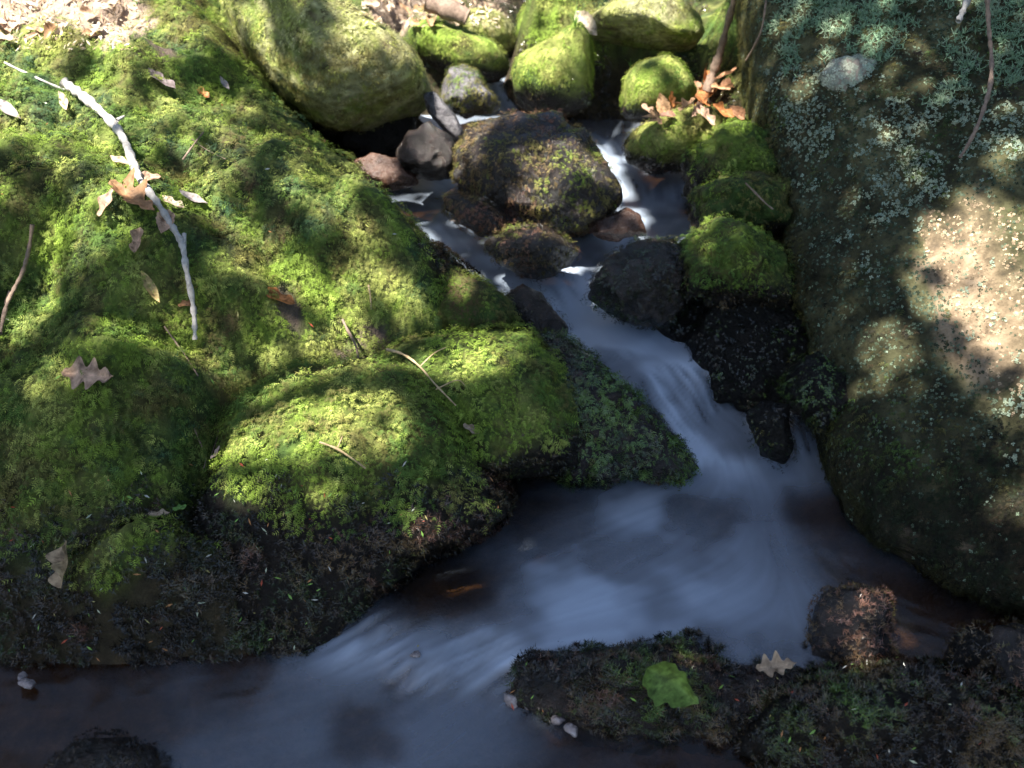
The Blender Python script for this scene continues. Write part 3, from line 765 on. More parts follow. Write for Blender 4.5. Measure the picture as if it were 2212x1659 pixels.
water = link("water", wme, M["water"])
_wt = remap[qd]
WSURF = (np.c_[Q, wzf][used], np.concatenate([_wt[:, [0, 1, 2]], _wt[:, [0, 2, 3]]]))
tag(water, "silky white and blue stream water dropping through rocks into a pool", None, None, "structure")

# ------------------------------------------------------------------ moss and lichen scatter
def sprig(n_pairs, rng, w=.34, arch=.5):
    """a feathery moss shoot: leaflets in pairs along an arching stem, unit length"""
    tris = []
    for k in range(n_pairs + 1):
        t = (k + .3) / (n_pairs + 1)
        st = np.array([t, 0, math.sin(t * 2.2) * arch])
        if k == n_pairs:
            tris.append([st + [0, -.07, 0], st + [0, .07, 0], st + [.3, 0, -.12 + rng.uniform(-.1, .1)]])
            continue
        L = w * (1.1 - .6 * t) * rng.uniform(.8, 1.2)
        for s in (-1, 1):
            tip = st + np.array([.2 + rng.uniform(-.05, .1), s * L, rng.uniform(-.12, .14)])
            tris.append([st + [-.06, 0, 0], st + [.1, 0, .02], tip])
    return np.array(tris)


def hair(n, rng):
    tris = []
    for k in range(n):
        a = rng.uniform(0, 6.28); l = rng.uniform(.5, 1.1); el = rng.uniform(.1, .9)
        d = np.array([math.cos(a) * math.cos(el), math.sin(a) * math.cos(el), math.sin(el)]) * l
        sd = np.array([-math.sin(a), math.cos(a), 0]) * .07
        b = np.array([rng.uniform(-.3, .3), rng.uniform(-.3, .3), 0])
        tris.append([b - sd, b + sd, b + d])
    return np.array(tris)


def rosette(n, rng):
    tris = []
    for k in range(n):
        a = k * 6.283 / n + rng.uniform(-.3, .3); l = rng.uniform(.6, 1.1); wd = rng.uniform(.28, .42)
        d = np.array([math.cos(a), math.sin(a), rng.uniform(.05, .3)]) * l
        sd = np.array([-math.sin(a), math.cos(a), 0]) * wd
        m = d * .62 + [0, 0, .06]
        tris.append([[0, 0, 0.03], m - sd, m + sd]); tris.append([m - sd, d, m + sd])
    return np.array(tris)


def bushy(n, rng):
    tris = []
    for k in range(n):
        a = rng.uniform(0, 6.28); el = rng.uniform(.15, 1.45); l = rng.uniform(.6, 1.1)
        d = np.array([math.cos(a) * math.cos(el), math.sin(a) * math.cos(el), math.sin(el)]) * l
        sd = np.cross(d, [.3, .5, .8]); sd = sd / np.linalg.norm(sd) * .06
        tris.append([d * .1 - sd, d * .1 + sd, d])
        for j in range(2):
            e = d * rng.uniform(.5, .85); f = e + RNG.normal(0, .2, 3)
            tris.append([e - sd * .8, e + sd * .8, f])
    return np.array(tris)


_tr = np.random.default_rng(5)
TPL = {
    "sprig": [sprig(3, _tr, w=.38, arch=a) for a in (.35, .5, .65, .45, .55, .3)],
    "hair": [hair(7, _tr) for _ in range(6)],
    "rosette": [rosette(4, _tr) for _ in range(8)],
    "bushy": [bushy(7, _tr) for _ in range(6)],
}


def cushion(p, n, size, lift=.016):
    """moss grows in cushions: thicker and longer in some spots"""
    c = fbm(p * 38, 2); c2 = fbm(p * 90 + 7, 2)
    k = sstep(.3, .7, c) * .7 + sstep(.3, .7, c2) * .3
    return p + n * (k * lift - .003)[:, None], size * (.7 + .6 * k)


def instance_tris(kind, pos, nrm, size, cols, down=0.35, rng=RNG, lift=.016):
    """real triangles of every shoot; returns verts, colours"""
    n = len(pos)
    if kind in ('sprig', 'hair'): pos, size = cushion(pos, nrm, size, lift)
    a = rng.normal(0, 1, (n, 3))
    g = np.array([0, 0, -1.0])
    a = a / np.linalg.norm(a, axis=1, keepdims=True) + down * 2 * g
    t = a - (a * nrm).sum(1, keepdims=True) * nrm
    t /= np.maximum(np.linalg.norm(t, axis=1, keepdims=True), 1e-6)
    b = np.cross(nrm, t)
    var = rng.integers(0, len(TPL[kind]), n)
    V, C = [], []
    for k, tp in enumerate(TPL[kind]):
        s = np.where(var == k)[0]
        if not len(s): continue
        L = tp.reshape(-1, 3)
        w = (L[None, :, 0, None] * t[s][:, None, :] + L[None, :, 1, None] * b[s][:, None, :] + L[None, :, 2, None] * nrm[s][:, None, :]) * size[s][:, None, None]
        w = w + pos[s][:, None, :]
        V.append(w.reshape(-1, 3))
        C.append(np.repeat(cols[s], len(L), axis=0))
    return np.concatenate(V), np.concatenate(C)


def sample(v, f, dens, rng=RNG):
    n, ar = normals(v, f)
    c = v[f].mean(1)
    px, py, d = project(c)
    toc = CAM - c
    toc /= np.linalg.norm(toc, axis=1, keepdims=True)
    vis = ((n * toc).sum(1) > -.25) & (px > -220) & (px < 2432) & (py > -160) & (py < 1820) & (d > .3)
    lam = np.where(vis, ar, 0) * dens
    cnt = rng.poisson(lam)
    fi = np.repeat(np.arange(len(f)), cnt)
    r1 = np.sqrt(rng.random(len(fi))); r2 = rng.random(len(fi))
    T = v[f[fi]]
    p = T[:, 0] * (1 - r1)[:, None] + T[:, 1] * (r1 * (1 - r2))[:, None] + T[:, 2] * (r1 * r2)[:, None]
    return p, n[fi]


DENS = 40000


def moss_on(parent, base, v, f, prm, seed):
    pal = prm["pal"]; wet = prm.get("wet", -1); band = prm.get("band", .04); dens = prm.get("dens", 1.0); lng = prm.get("long", 1.0)
    far_k = 1.0
    p, n = sample(v, f, DENS * dens)
    if not len(p): return
    d = np.linalg.norm(p - CAM, axis=1)
    rel = p[:, 2] + (fbm(p * 16 + seed, 3) - .5) * band * 2.2 + (n[:, 2] - .3) * .02
    dry = sstep(wet - band * .5, wet + band * .5, rel) if wet > -.9 else np.ones(len(p))
    patch = fbm(p * 26 + 3 * seed, 3)
    isd = RNG.random(len(p)) < dry
    keepd = (RNG.random(len(p)) < sstep(.25, .40, patch + .12 * (n[:, 2])))
    parts = []
    if pal in ("dark", "frontdark", "red", "black", "deep"):
        main = "wet"
    else:
        main = "dry"
    # main cover
    s = isd & keepd
    size = (.0078 + .005 * RNG.random(len(p)) ** 1.5) * lng * np.interp(d, [1.7, 2.2, 2.8], [1.0, .85, .72])
    lift = float(np.interp(d.mean(), [1.8, 2.4, 2.8], [.016, .009, .006]))
    col = tint(pal, p, seed)
    if pal == "slab" or pal == "knob": return
    if s.sum():
        kind = "hair" if pal in ("frontdark", "black", "red") else "sprig"
        V, C = instance_tris(kind, p[s], n[s], size[s] * (.75 if kind == 'hair' else 1), col[s], .6, lift=lift)
        o = link("moss", mesh_from("moss", V - base, np.arange(len(V)).reshape(-1, 3), False, C), M["mosswet" if main == "wet" else "moss"], None)
        o.parent = parent
        tag(o, None, None, None, "stuff")
    s = (~isd) & (RNG.random(len(p)) < .75) & (p[:, 2] > -.02)  # dark hair at the waterline and on the shade-dark undersides
    if s.sum() > 30:
        colw = tint("frontdark" if pal not in ("brown", "red") else "red", p[s], seed + 3)
        V, C = instance_tris("hair", p[s], n[s], size[s] * .75, colw, .7, lift=lift)
        o = link("wet_moss", mesh_from("wet_moss", V - base, np.arange(len(V)).reshape(-1, 3), False, C), M["mosswet"], None)
        o.parent = parent
        tag(o, None, None, None, "stuff")


# bank moss: on the forest floor, dense on the left bank
gt = SURF[0][1]
cx, cy, cd = project(gverts[gt].mean(1))
gsel = gt[(cx > -220) & (cx < 2432) & (cy > -160) & (cy < 1820) & (cd > .3)]
p, n = sample(gverts, gsel, DENS)
ppx, ppy, pd = project(p)
flip = n[:, 2] < 0
n[flip] *= -1
dwp = np.empty(len(p))
for s in range(0, len(p), 20000):
    dwp[s:s + 20000] = np.min(np.sqrt(((p[s:s + 20000, None, :2] - WXY[None]) ** 2).sum(-1)) - WR[None], axis=1)
# height of the waterline grows with the stream: relative height above nearest water level
nw = np.empty(len(p))
for s in range(0, len(p), 20000):
    nw[s:s + 20000] = WZ[np.argmin(((p[s:s + 20000, None, :2] - WXY[None]) ** 2).sum(-1), axis=1)]
h = p[:, 2] - nw + (fbm(p * 9, 3) - .5) * .11
LITTER = [[(-300, -200), (240, -200), (330, 60), (250, 110), (170, 70), (110, 40), (0, 90), (-300, 90)], [(640, -200), (1650, -200), (1650, 60), (1250, 40), (960, 30), (880, 70), (800, 40), (700, 20)]]
bare = in_poly(ppx + RNG.normal(0, 25, len(p)), ppy + RNG.normal(0, 15, len(p)), LITTER[0]) & (p[:, 1] < 2.9)
back = (p[:, 1] > 2.75)
patch = fbm(p * 20, 3)
for c_, r_ in BARE:
    patch = np.where(np.hypot(p[:, 0] - c_[0], p[:, 1] - c_[1]) / r_ + (fbm(p * 40, 3) - .5) * 1.2 < .95, patch * .45, patch)
ok = (p[:, 2] - nw > -.008) & ~bare & (patch > .26)
ok &= ~(back & (RNG.random(len(p)) > sstep(.42, .56, fbm(p * 6 + 9, 2))))
dryb = sstep(.12, .20, h)
isd = RNG.random(len(p)) < dryb
size = (.0082 + .006 * RNG.random(len(p)) ** 1.5) * np.interp(pd, [1.6, 2.2, 2.8], [1.05, .95, .8])
s = ok & isd
V, C = instance_tris("sprig", p[s], n[s], size[s], tint("bank", p[s], 1), .4)
tag(link("moss", mesh_from("moss", V, np.arange(len(V)).reshape(-1, 3), False, C), M["moss"], forest_floor), None, None, None, "stuff")
s = ok & ~isd & (p[:, 2] > -.01)
V, C = instance_tris("hair", p[s], n[s], size[s] * .8, tint("frontdark", p[s], 2), .6)
tag(link("wet_moss", mesh_from("wet_moss", V, np.arange(len(V)).reshape(-1, 3), False, C), M["mosswet"], forest_floor), None, None, None, "stuff")

for k, (o, w, f, prm, base) in enumerate(ROCKS):
    if prm: moss_on(o, base, w, f, prm, k * 1.7)

# the lichen slab has its own cover
o, w, f, prm, base = [r for r in ROCKS if r[0] is slab][0]
p, n = sample(w, f, 52000)
px, py, d = project(p)
fl = fbm(p * 7 + 4, 3); fs = fbm(p * 30 + 8, 3)
upper = sstep(420, 120, py - .12 * (px - 1650))
edge = sstep(62, 8, px - np.interp(py, [-90, 330, 760, 1040, 1150, 1320], [1606, 1652, 1728, 1800, 1860, 2160]))
low = sstep(800, 1080, py)
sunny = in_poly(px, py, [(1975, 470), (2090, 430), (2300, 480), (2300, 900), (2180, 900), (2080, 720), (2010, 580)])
mossd = .08 + np.maximum.reduce([.8 * edge, 1.1 * low, .36 * upper]) - .7 * sunny * sstep(.35, .55, fs)
st = fbm(np.c_[p[:, 0] * 34 + p[:, 1] * 10, (p[:, 1] + p[:, 2]) * 4, p[:, 2] * 4], 3)
mossd = mossd + .22 * sstep(.5, .35, st) * ~sunny
s = RNG.random(len(p)) < .7 * np.clip(mossd * sstep(.30, .50, fs + .3 * np.maximum(edge, low)), 0, 1)
col = tint("slab", p[s], 5)
e2 = edge[s][:, None]
col = col * (1 - .6 * e2) + .6 * e2 * (OLIVE * .9)
l2 = (low[s] * sstep(-120, 40, py[s] - np.interp(px[s], [1800, 2000, 2300], [1000, 1040, 1120])))[:, None]
col = col * (1 - .6 * l2) + .6 * l2 * BLACK  # moss blackened towards the foot, painting the undercut's shade
V, C = instance_tris("sprig", p[s], n[s], .006 + .006 * RNG.random(s.sum()), col, .9, lift=.004)
lo_ = link("moss", mesh_from("moss", V - base, np.arange(len(V)).reshape(-1, 3), False, C), M["moss"]); lo_.parent = o
tag(lo_, None, None, None, "stuff")
# flat lobed lichen in drifts
drift = np.zeros(len(p))
for (a, b, ra, rb, k_) in [(1740, 250, 90, 110, 1), (1960, 330, 90, 130, 1), (2010, 250, 120, 60, .7), (1990, 420, 70, 90, .9), (2160, 260, 90, 110, 1), (1860, 330, 110, 160, .55), (1700, 180, 60, 60, .8), (1850, 500, 90, 140, .25), (2120, 640, 90, 120, .3), (2200, 900, 80, 120, .5), (2150, 800, 60, 60, .3), (1760, 420, 60, 160, .25)]:
    drift = np.maximum(drift, k_ * np.exp(-((px - a) / ra) ** 2 - ((py - b) / rb) ** 2))
s = (RNG.random(len(p)) < .95 * (.06 + .94 * sstep(.05, .3, drift)) * sstep(.45, .8, drift * .95 + (fs - .5) * 2.0 + (fbm(p * 75, 2) - .5) * 1.0))
lc = A((.22, .30, .24)) * (1 - .55 * RNG.random((s.sum(), 1))) + A((.07, .04, .0)) * RNG.random((s.sum(), 1))
V, C = instance_tris("rosette", p[s] + n[s] * .002, n[s], .0018 + .0042 * RNG.random(s.sum()) ** 2.5, lc, .2)
lo_ = link("lichen", mesh_from("lichen", V - base, np.arange(len(V)).reshape(-1, 3), False, C), M["lichen"]); lo_.parent = o
tag(lo_, "pale grey-green lobed lichen on the slab face", None, None, "stuff")
sel = RNG.random(len(p)) < .55 * (1 - .75 * low) * sstep(.30, .55, fbm(p * 45 + 3, 3))
cc = np.where(RNG.random((sel.sum(), 1)) < .5, A((.032, .045, .028))[None], A((.085, .112, .076))[None]) * np.exp(RNG.normal(0, .35, (sel.sum(), 1)))
cc = np.where((sunny[sel] & (RNG.random(sel.sum()) < .8))[:, None], A((.27, .205, .135))[None] * np.exp(RNG.normal(-.25, .45, (sel.sum(), 1))), cc)  # crust lightened to tan within the painted sun patch
V, C = instance_tris("rosette", p[sel], n[sel], .0018 + .003 * RNG.random(sel.sum()), cc, .6)
lo_ = link("crust", mesh_from("crust", V - base, np.arange(len(V)).reshape(-1, 3), False, C), M["lichen"]); lo_.parent = o
tag(lo_, None, None, None, "stuff")
# shrubby lichen cushions along the top
bush = np.zeros(len(p))
for (a, b, ra, rb, k_) in [(1830, 40, 120, 70, 1), (1720, 30, 80, 60, .9), (1880, 100, 90, 50, 1), (2180, 40, 80, 80, 1), (2080, 130, 60, 60, .8), (2170, 130, 70, 60, .9), (1960, 60, 60, 70, .6), (1700, 120, 50, 60, .6), (2050, 200, 80, 40, .5), (2000, 0, 100, 40, .5)]:
    bush = np.maximum(bush, k_ * np.exp(-((px - a) / ra) ** 2 - ((py - b) / rb) ** 2))
s = (RNG.random(len(p)) < .26 * sstep(.08, .3, bush) * sstep(.35, .7, bush + (fbm(p * 22 + 2, 2) - .5) * 1.3))
lc = A((.20, .31, .20)) * (1 + .5 * (RNG.random((s.sum(), 1)) - .4)) + A((.10, .09, .07)) * (fbm(p[s] * 18, 2)[:, None] > .52)
V, C = instance_tris("bushy", p[s], n[s], .010 + .012 * RNG.random(s.sum()), lc, .1)
lo_ = link("shrubby_lichen", mesh_from("shrubby_lichen", V - base, np.arange(len(V)).reshape(-1, 3), False, C), M["lichen"]); lo_.parent = o
tag(lo_, "blue-green shrubby lichen cushions along the top of the slab", None, None, "stuff")
# crust on the knob
o, w, f, prm, base = [r for r in ROCKS if r[3] and r[3]["pal"] == "knob"][0]
p, n = sample(w, f, 26000)
V, C = instance_tris("rosette", p, n, .005 + .004 * RNG.random(len(p)), tint("knob", p, 3), .2)
lo_ = link("lichen", mesh_from("lichen", V - base, np.arange(len(V)).reshape(-1, 3), False, C), M["lichen"]); lo_.parent = o
tag(lo_, None, None, None, "stuff")

# ------------------------------------------------------------------ resting things on the surface
_vs, _fs, _o = [], [], 0
for v, f in SURF:
    _vs.append(v); _fs.append(f + _o); _o += len(v)
NSOLID = sum(len(f) for f in _fs)
_vs.append(WSURF[0]); _fs.append(WSURF[1] + _o)
BVH = BVHTree.FromPolygons(np.concatenate(_vs).tolist(), np.concatenate(_fs).tolist())


def hit(px, py):
    d = Vector(ray(px, py)).normalized()
    loc, nrm, i, t = BVH.ray_cast(Vector(CAM), d)
    if loc is None: return None
    if nrm.dot(d) > 0: nrm = -nrm
    return loc, nrm, t


def leaf_mesh(kind, seed, curl=.25, bend=.2):
    """leaf lying in x (length 1) / y, z up; outline from the kind of leaf, curled and bent"""
    r = random.Random(seed)
    ns, na = 26, 10
    V = []
    for i in range(ns + 1):
        t = i / ns
        if kind == "oak":
            env = .30 * math.sin(math.pi * min(1, t * 1.02) ** .8) + .02
            lob = .55 + .45 * math.cos(t * math.pi * 7.0)
            wl = env * (.35 + .75 * lob); wr = env * (.35 + .75 * (.55 + .45 * math.cos(t * math.pi * 7.0 + .5)))
        elif kind == "ovate":
            wl = wr = .27 * math.sin(math.pi * t ** .85) * (1 + .06 * math.sin(t * 40)) + .004
        elif kind == "broad":
            jag = .10 * math.sin(t * 17 + 1) + .08 * math.sin(t * 31)
            wl = .36 * math.sin(math.pi * t ** .7) ** .8 * (1 + jag) + .004
            wr = .30 * math.sin(math.pi * t ** .8) ** .8 * (1 - jag * 1.3 + .2 * math.sin(t * 6)) + .004
        elif kind == "lance":
            wl = wr = .13 * math.sin(math.pi * t ** .9) + .004
        else:                                             # torn fragment
            wl = .2 * math.sin(math.pi * t) ** .6 * (1 + .35 * math.sin(t * 9 + seed)) + .01
            wr = .16 * math.sin(math.pi * t) ** .5 * (1 + .4 * math.sin(t * 13 + seed * 2)) + .01
        for j in range(na + 1):
            y = (j / na) * 2 - 1
            yy = y * (wl if y < 0 else wr)
            z = curl * (yy * yy) * 5 * (1 + .6 * math.sin(t * 3 + seed)) + bend * (t - .5) ** 2 + .02 * math.sin(t * 11 + y * 2 + seed) - .025 * math.exp(-(y * 4) ** 2)
            V.append((t - .5, yy, z))
    F = []
    for i in range(ns):
        for j in range(na):
            a = i * (na + 1) + j
            F.append((a, a + 1, a + na + 2, a + na + 1))
    return np.array(V), np.array(F)


def put_leaf(px, py, size_px, ang, kind, color, label, cat="leaf", group=None, curl=.25, bend=.25, tilt=(0, 0), name="fallen_leaf", lift=.012, sd=None):
    hh = hit(px, py)
    if hh is None: return None
    loc, nrm, t = hh
    D = (Vector(CAM) - loc).dot(Vector(-FWD))
    L = size_px / FPX * D
    sd = sd if sd is not None else int(px * 7 + py)
    V, F = leaf_mesh(kind, sd, curl, bend)
    n = (nrm * .6 + Vector((0, -.25, .6))).normalized()
    # image direction of the leaf axis -> tangent
    a = math.radians(ang)
    dirw = Vector(RIGHT) * math.cos(a) + Vector(UP) * math.sin(a)
    t_ = (dirw - n * dirw.dot(n)).normalized()
    b = n.cross(t_)
    R = Matrix((t_, b, n)).transposed() @ Matrix.Rotation(math.radians(tilt[0]), 3, 'X') @ Matrix.Rotation(math.radians(tilt[1]), 3, 'Y')
    W = (np.array(R) @ (V * L).T).T
    vein = np.exp(-(V[:, 1] / .018) ** 2) + .6 * np.exp(-((np.abs((V[:, 0] - np.abs(V[:, 1]) * .8) * 9 % 1 - .5) - .0) / .1) ** 2)
    c = np.array(color)[None] * (1 + .7 * (fbm(V * 7 + sd, 4)[:, None] - .5)) * (1 + .35 * np.clip(vein, 0, 1)[:, None])
    spot = sstep(.62, .7, fbm(V * 9 + sd * 2.0, 3))[:, None]
    c = c * (1 - spot * .55)
    o = link(name, mesh_from(name, W, F, True, c), M["leaf"])
    o.location = loc + n * lift
    tag(o, label, cat, group)
    return o


TAN = (.46, .30, .18); PINK = (.52, .36, .27); ORANGE = (.45, .19, .07); GREYB = (.4, .37, .38); YELL = (.5, .4, .18); CREAM = (.6, .5, .38); DBR = (.2, .11, .06)
G_TW = "dead leaves caught under the pale branch"
put_leaf(297, 442, 120, -35, "oak", (.42, .25, .14), "largest tan dead leaf caught under the pale branch", group=G_TW, curl=.5, lift=.03, tilt=(-25, 0))
put_leaf(243, 452, 70, -110, "torn", PINK, "curled pinkish dead leaf hanging left of the branch leaves", group=G_TW, curl=.6, lift=.03, tilt=(20, 0))
put_leaf(268, 372, 60, -20, "torn", CREAM, "pale scrap of leaf uppermost beside the pale branch", group=G_TW, lift=.025)
put_leaf(312, 396, 60, 15, "torn", PINK, "pinkish leaf scrap tucked right under the pale branch", group=G_TW, lift=.02)
put_leaf(357, 500, 70, -100, "ovate", PINK, "pale broken leaf pinned right of the branch bend", group=G_TW, lift=.025, curl=.5)
put_leaf(372, 455, 55, -30, "torn", CREAM, "cream leaf scrap just right of the pale branch", group=G_TW, lift=.02)
put_leaf(305, 535, 62, -95, "torn", PINK, "dangling pinkish leaf, lowest of those under the branch", group=G_TW, lift=.025, curl=.7)
put_leaf(422, 445, 75, -35, "lance", GREYB, "flat mauve-grey leaf lying right of the branch on moss", lift=.02)
put_leaf(325, 632, 85, -62, "lance", YELL, "narrow yellow leaf lying left of the branch's lower end", lift=.02, curl=.6)
put_leaf(205, 818, 118, -8, "oak", PINK, "pinkish lobed oak leaf lying alone on shaded moss", lift=.02, curl=.3)
put_leaf(168, 1230, 105, -78, "torn", (.46, .36, .24), "curled beige dead leaf standing on the dark lower bank", lift=.03, curl=.9, tilt=(30, 0))
put_leaf(597, 645, 80, -18, "torn", ORANGE, "russet orange leaf half sunk in bright moss", lift=.008)
put_leaf(25, 247, 85, -40, "lance", GREYB, "grey sliver of bark at the left edge of the bank", cat="bark", name="bark_chip", lift=.02)
put_leaf(490, 195, 45, -60, "lance", GREYB, "small pale grey leaf high on the bank", lift=.02)
put_leaf(345, 185, 75, -40, "torn", (.2, .17, .18), "grey-brown bark chip on the upper bank", cat="bark", name="bark_chip", lift=.015)
put_leaf(437, 207, 40, -45, "torn", ORANGE, "tiny orange leaf beside a dark gap on the upper bank", lift=.015)
put_leaf(150, 235, 70, -60, "lance", CREAM, "pale strip of bark under the top end of the pale branch", cat="bark", name="bark_chip", lift=.02)
put_leaf(345, 1122, 45, 15, "torn", CREAM, "small cream leaf scrap low on the bank", lift=.015)
put_leaf(386, 1100, 30, 20, "torn", (.22, .45, .12), "tiny fresh green leaf scrap low on the bank", lift=.015)
put_leaf(1458, 1478, 128, -35, "broad", (.15, .27, .06), "fresh green leaf with brown tip on the front ledge", lift=.03, curl=.8, bend=.5, tilt=(12, 8))
put_leaf(1672, 1452, 88, 8, "oak", (.44, .34, .24), "lobed tan oak leaf on the front ledge", lift=.022)
put_leaf(985, 480, 30, 40, "torn", GREYB, "dark scrap of leaf on the small brown stone", lift=.01)
put_leaf(1275, 55, 75, -45, "ovate", (.55, .48, .4), "pale leaf lying over the edge of the hollow's slab", lift=.02)
put_leaf(480, 985, 34, 60, "torn", (.5, .4, .36), "small pinkish leaf beside the left flank of the moss hump", lift=.015)
put_leaf(1018, 930, 40, -30, "torn", (.3, .24, .18), "small brown leaf on the dark side of the moss hump", lift=.012)
put_leaf(405, 660, 36, 20, "torn", (.3, .16, .08), "small brown leaf right of the branch's lower end", lift=.012)
# heap of dead leaves right of the small round boulder
rl = random.Random(4)
ORD = ['first', 'second', 'third', 'fourth', 'fifth', 'sixth', 'seventh', 'eighth', 'ninth', 'tenth', 'eleventh', 'twelfth', 'thirteenth', 'fourteenth', 'fifteenth', 'sixteenth', 'seventeenth', 'eighteenth', 'nineteenth', 'twentieth', 'twenty-first', 'twenty-second', 'twenty-third', 'twenty-fourth']
CN = {TAN: 'tan', PINK: 'pinkish', ORANGE: 'rusty', CREAM: 'cream', (.36, .2, .12): 'brown', (.3, .17, .12): 'dark brown', (.62, .52, .42): 'bleached', (.5, .36, .26): 'buff'}
KN = {'oak': 'lobed', 'torn': 'torn', 'ovate': 'oval', 'lance': 'narrow'}
heap = [(1400, 235), (1420, 262), (1440, 240), (1452, 262), (1462, 228), (1475, 250), (1490, 225), (1498, 255), (1510, 208), (1520, 235), (1532, 190), (1540, 218), (1548, 250), (1552, 198), (1562, 232), (1570, 215), (1572, 262), (1448, 215), (1580, 190), (1426, 228), (1558, 175), (1530, 262)]
heap.sort()
for i, (a, b) in enumerate(heap):
    c = rl.choice([TAN, PINK, (.36, .2, .12), (.3, .17, .12), ORANGE]); kd = rl.choice(['oak', 'torn', 'ovate'])
    put_leaf(a, b, rl.uniform(34, 58), rl.uniform(-180, 180), kd, c, f"{CN[c]} {KN[kd]} dead leaf, {ORD[i]} from left in heap beside the stick", group="dead leaf heap beside the stick", curl=rl.uniform(.3, 1.0), tilt=(rl.uniform(-40, 40), rl.uniform(-20, 20)), lift=.012 + .014 * rl.random() + .0015 * i, sd=i + 50)
# sunlit litter, back of the bank and top of the stream
spots = [(rl.uniform(-20, 260), rl.uniform(-10, 95)) for _ in range(24)] + [(rl.uniform(800, 1010), rl.uniform(-5, 60)) for _ in range(14)]
spots = sorted(spots[:24]) + sorted(spots[24:])
for i, (a, b) in enumerate(spots):
    c = rl.choice([CREAM, PINK, TAN, (.62, .52, .42), (.5, .36, .26)]); kd = rl.choice(['oak', 'ovate', 'torn', 'lance'])
    lab = f"{CN[c]} {KN[kd]} dead leaf, {ORD[i % 24]} from left in litter " + ("on the bank top" if i < 24 else "behind the moss-capped boulders")
    put_leaf(a, b, rl.uniform(24, 46), rl.uniform(-180, 180), kd, c, lab, group="sunny litter on the bank top" if i < 24 else "litter behind the head boulders", curl=rl.uniform(.2, .8), tilt=(rl.uniform(-25, 25), rl.uniform(-15, 15)), lift=.008 + .012 * rl.random(), sd=i + 120)


def catmull(P, n=6):
    P = [Vector(x) for x in P]
    out = []
    for i in range(len(P) - 1):
        p0 = P[max(0, i - 1)]; p1 = P[i]; p2 = P[i + 1]; p3 = P[min(len(P) - 1, i + 2)]
        for k in range(n):
            t = k / n
            out.append(.5 * ((2 * p1) + (p2 - p0) * t + (2 * p0 - 5 * p1 + 4 * p2 - p3) * t * t + (3 * p1 - p0 - 3 * p2 + p3) * t ** 3))
    out.append(P[-1])
    return out


def tube(P, r0, r1, sides=7, knob=.12, seed=0):
    V, F = [], []
    r = random.Random(seed)
    up = Vector((.3, .2, .93))
    for i, p_ in enumerate(P):
        t = (P[min(i + 1, len(P) - 1)] - P[max(i - 1, 0)]).normalized()
        a = t.cross(up).normalized(); b = t.cross(a)
        rad = (r0 + (r1 - r0) * i / (len(P) - 1)) * (1 + knob * r.uniform(-1, 1))
        for k in range(sides):
            an = 2 * math.pi * k / sides
            V.append(p_ + a * rad * math.cos(an) + b * rad * math.sin(an))
    for i in range(len(P) - 1):
        for k in range(sides):
            k2 = (k + 1) % sides
            F.append((i * sides + k, i * sides + k2, (i + 1) * sides + k2, (i + 1) * sides + k))
    return V, F


def twig(name, label, pts, r0_px, r1_px, mat, lift=.014, forks=(), cat="twig", group=None, free=()):
    """pts in picture pixels rest on the surface below; free = {index: extra lift in metres}"""
    free = dict(free)
    W = []
    T = [hit(a, b) for a, b in pts]
    pts = [q for q, h_ in zip(pts, T) if h_]
    T = np.array([h_[2] for h_ in T if h_])
    T0 = T.copy()
    for _ in range(4):                       # a stiff stem bridges the hollows
        e = np.concatenate([T[:1], T, T[-1:]])
        T = np.minimum(T0, .25 * e[:-2] + .5 * T + .25 * e[2:])
    for i, (a, b) in enumerate(pts):
        d = Vector(ray(a, b)).normalized()
        W.append(Vector(CAM) + d * (T[i] - lift - free.get(i, 0)))
    D = (Vector(CAM) - W[0]).length
    k = 1 / FPX * D
    P = catmull(W)
    V, F = tube(P, r0_px * k, r1_px * k * .8, 10, .3, seed=len(pts))
    base = W[0].copy()
    o = link(name, mesh_from(name, [v - base for v in V], F, True), M[mat])
    o.location = base
    tag(o, label, cat, group)
    for fk in forks:
        Wf = [hit(a, b) for a, b in fk]
        Wf = [h_[0] + h_[1] * (lift * .9) for h_ in Wf if h_]
        V, F = tube(catmull(Wf), r1_px * k * .9, r1_px * k * .4, 5, seed=3)
        c = link("side_shoot", mesh_from("side_shoot", [v - base for v in V], F, True), M[mat])
        c.parent = o
    return o


twig("branch", "long pale grey bent branch lying over the moss with caught leaves", [(138, 178), (180, 208), (212, 236), (245, 268), (268, 302), (284, 342), (300, 384), (330, 425), (352, 456), (374, 492), (394, 530), (402, 580), (414, 640), (420, 690), (421, 734)], 9, 5, "bark_pale", .03, forks=[[(396, 534), (412, 545)], [(255, 275), (268, 272)]], cat="branch")
twig("twig", "thin pale twig reaching up-left from the head of the pale branch", [(10, 135), (50, 155), (95, 175), (140, 195)], 2.5, 2.5, "bark_pale", .02)
twig("twig", "dark crooked twig at the left edge of the bank", [(70, 485), (62, 540), (48, 590), (30, 625), (14, 660), (0, 720)], 4, 5, "bark_brown", .03, forks=[[(30, 625), (10, 655)]])
twig("twig", "straw-coloured forked twig across the sunny mossy ledge", [(835, 755), (870, 765), (905, 790), (940, 830), (985, 876)], 3, 2, "straw", .018, forks=[[(915, 800), (940, 775), (965, 758)], [(945, 840), (985, 828), (1000, 838)]])
twig("twig", "short straw twig on the sunny crown of the moss hump", [(690, 955), (725, 968), (760, 990), (790, 1012)], 3, 2, "straw", .018, forks=[[(735, 972), (745, 950)]])
twig("twig", "short pink-brown twig standing above the bare patch of bank", [(740, 690), (752, 715), (768, 745), (774, 775)], 3.5, 2.5, "bark_brown", .02)
twig("twig", "tiny pale straw on the sunlit bank moss", [(796, 615), (800, 640), (802, 668)], 2.5, 1.5, "straw", .015)
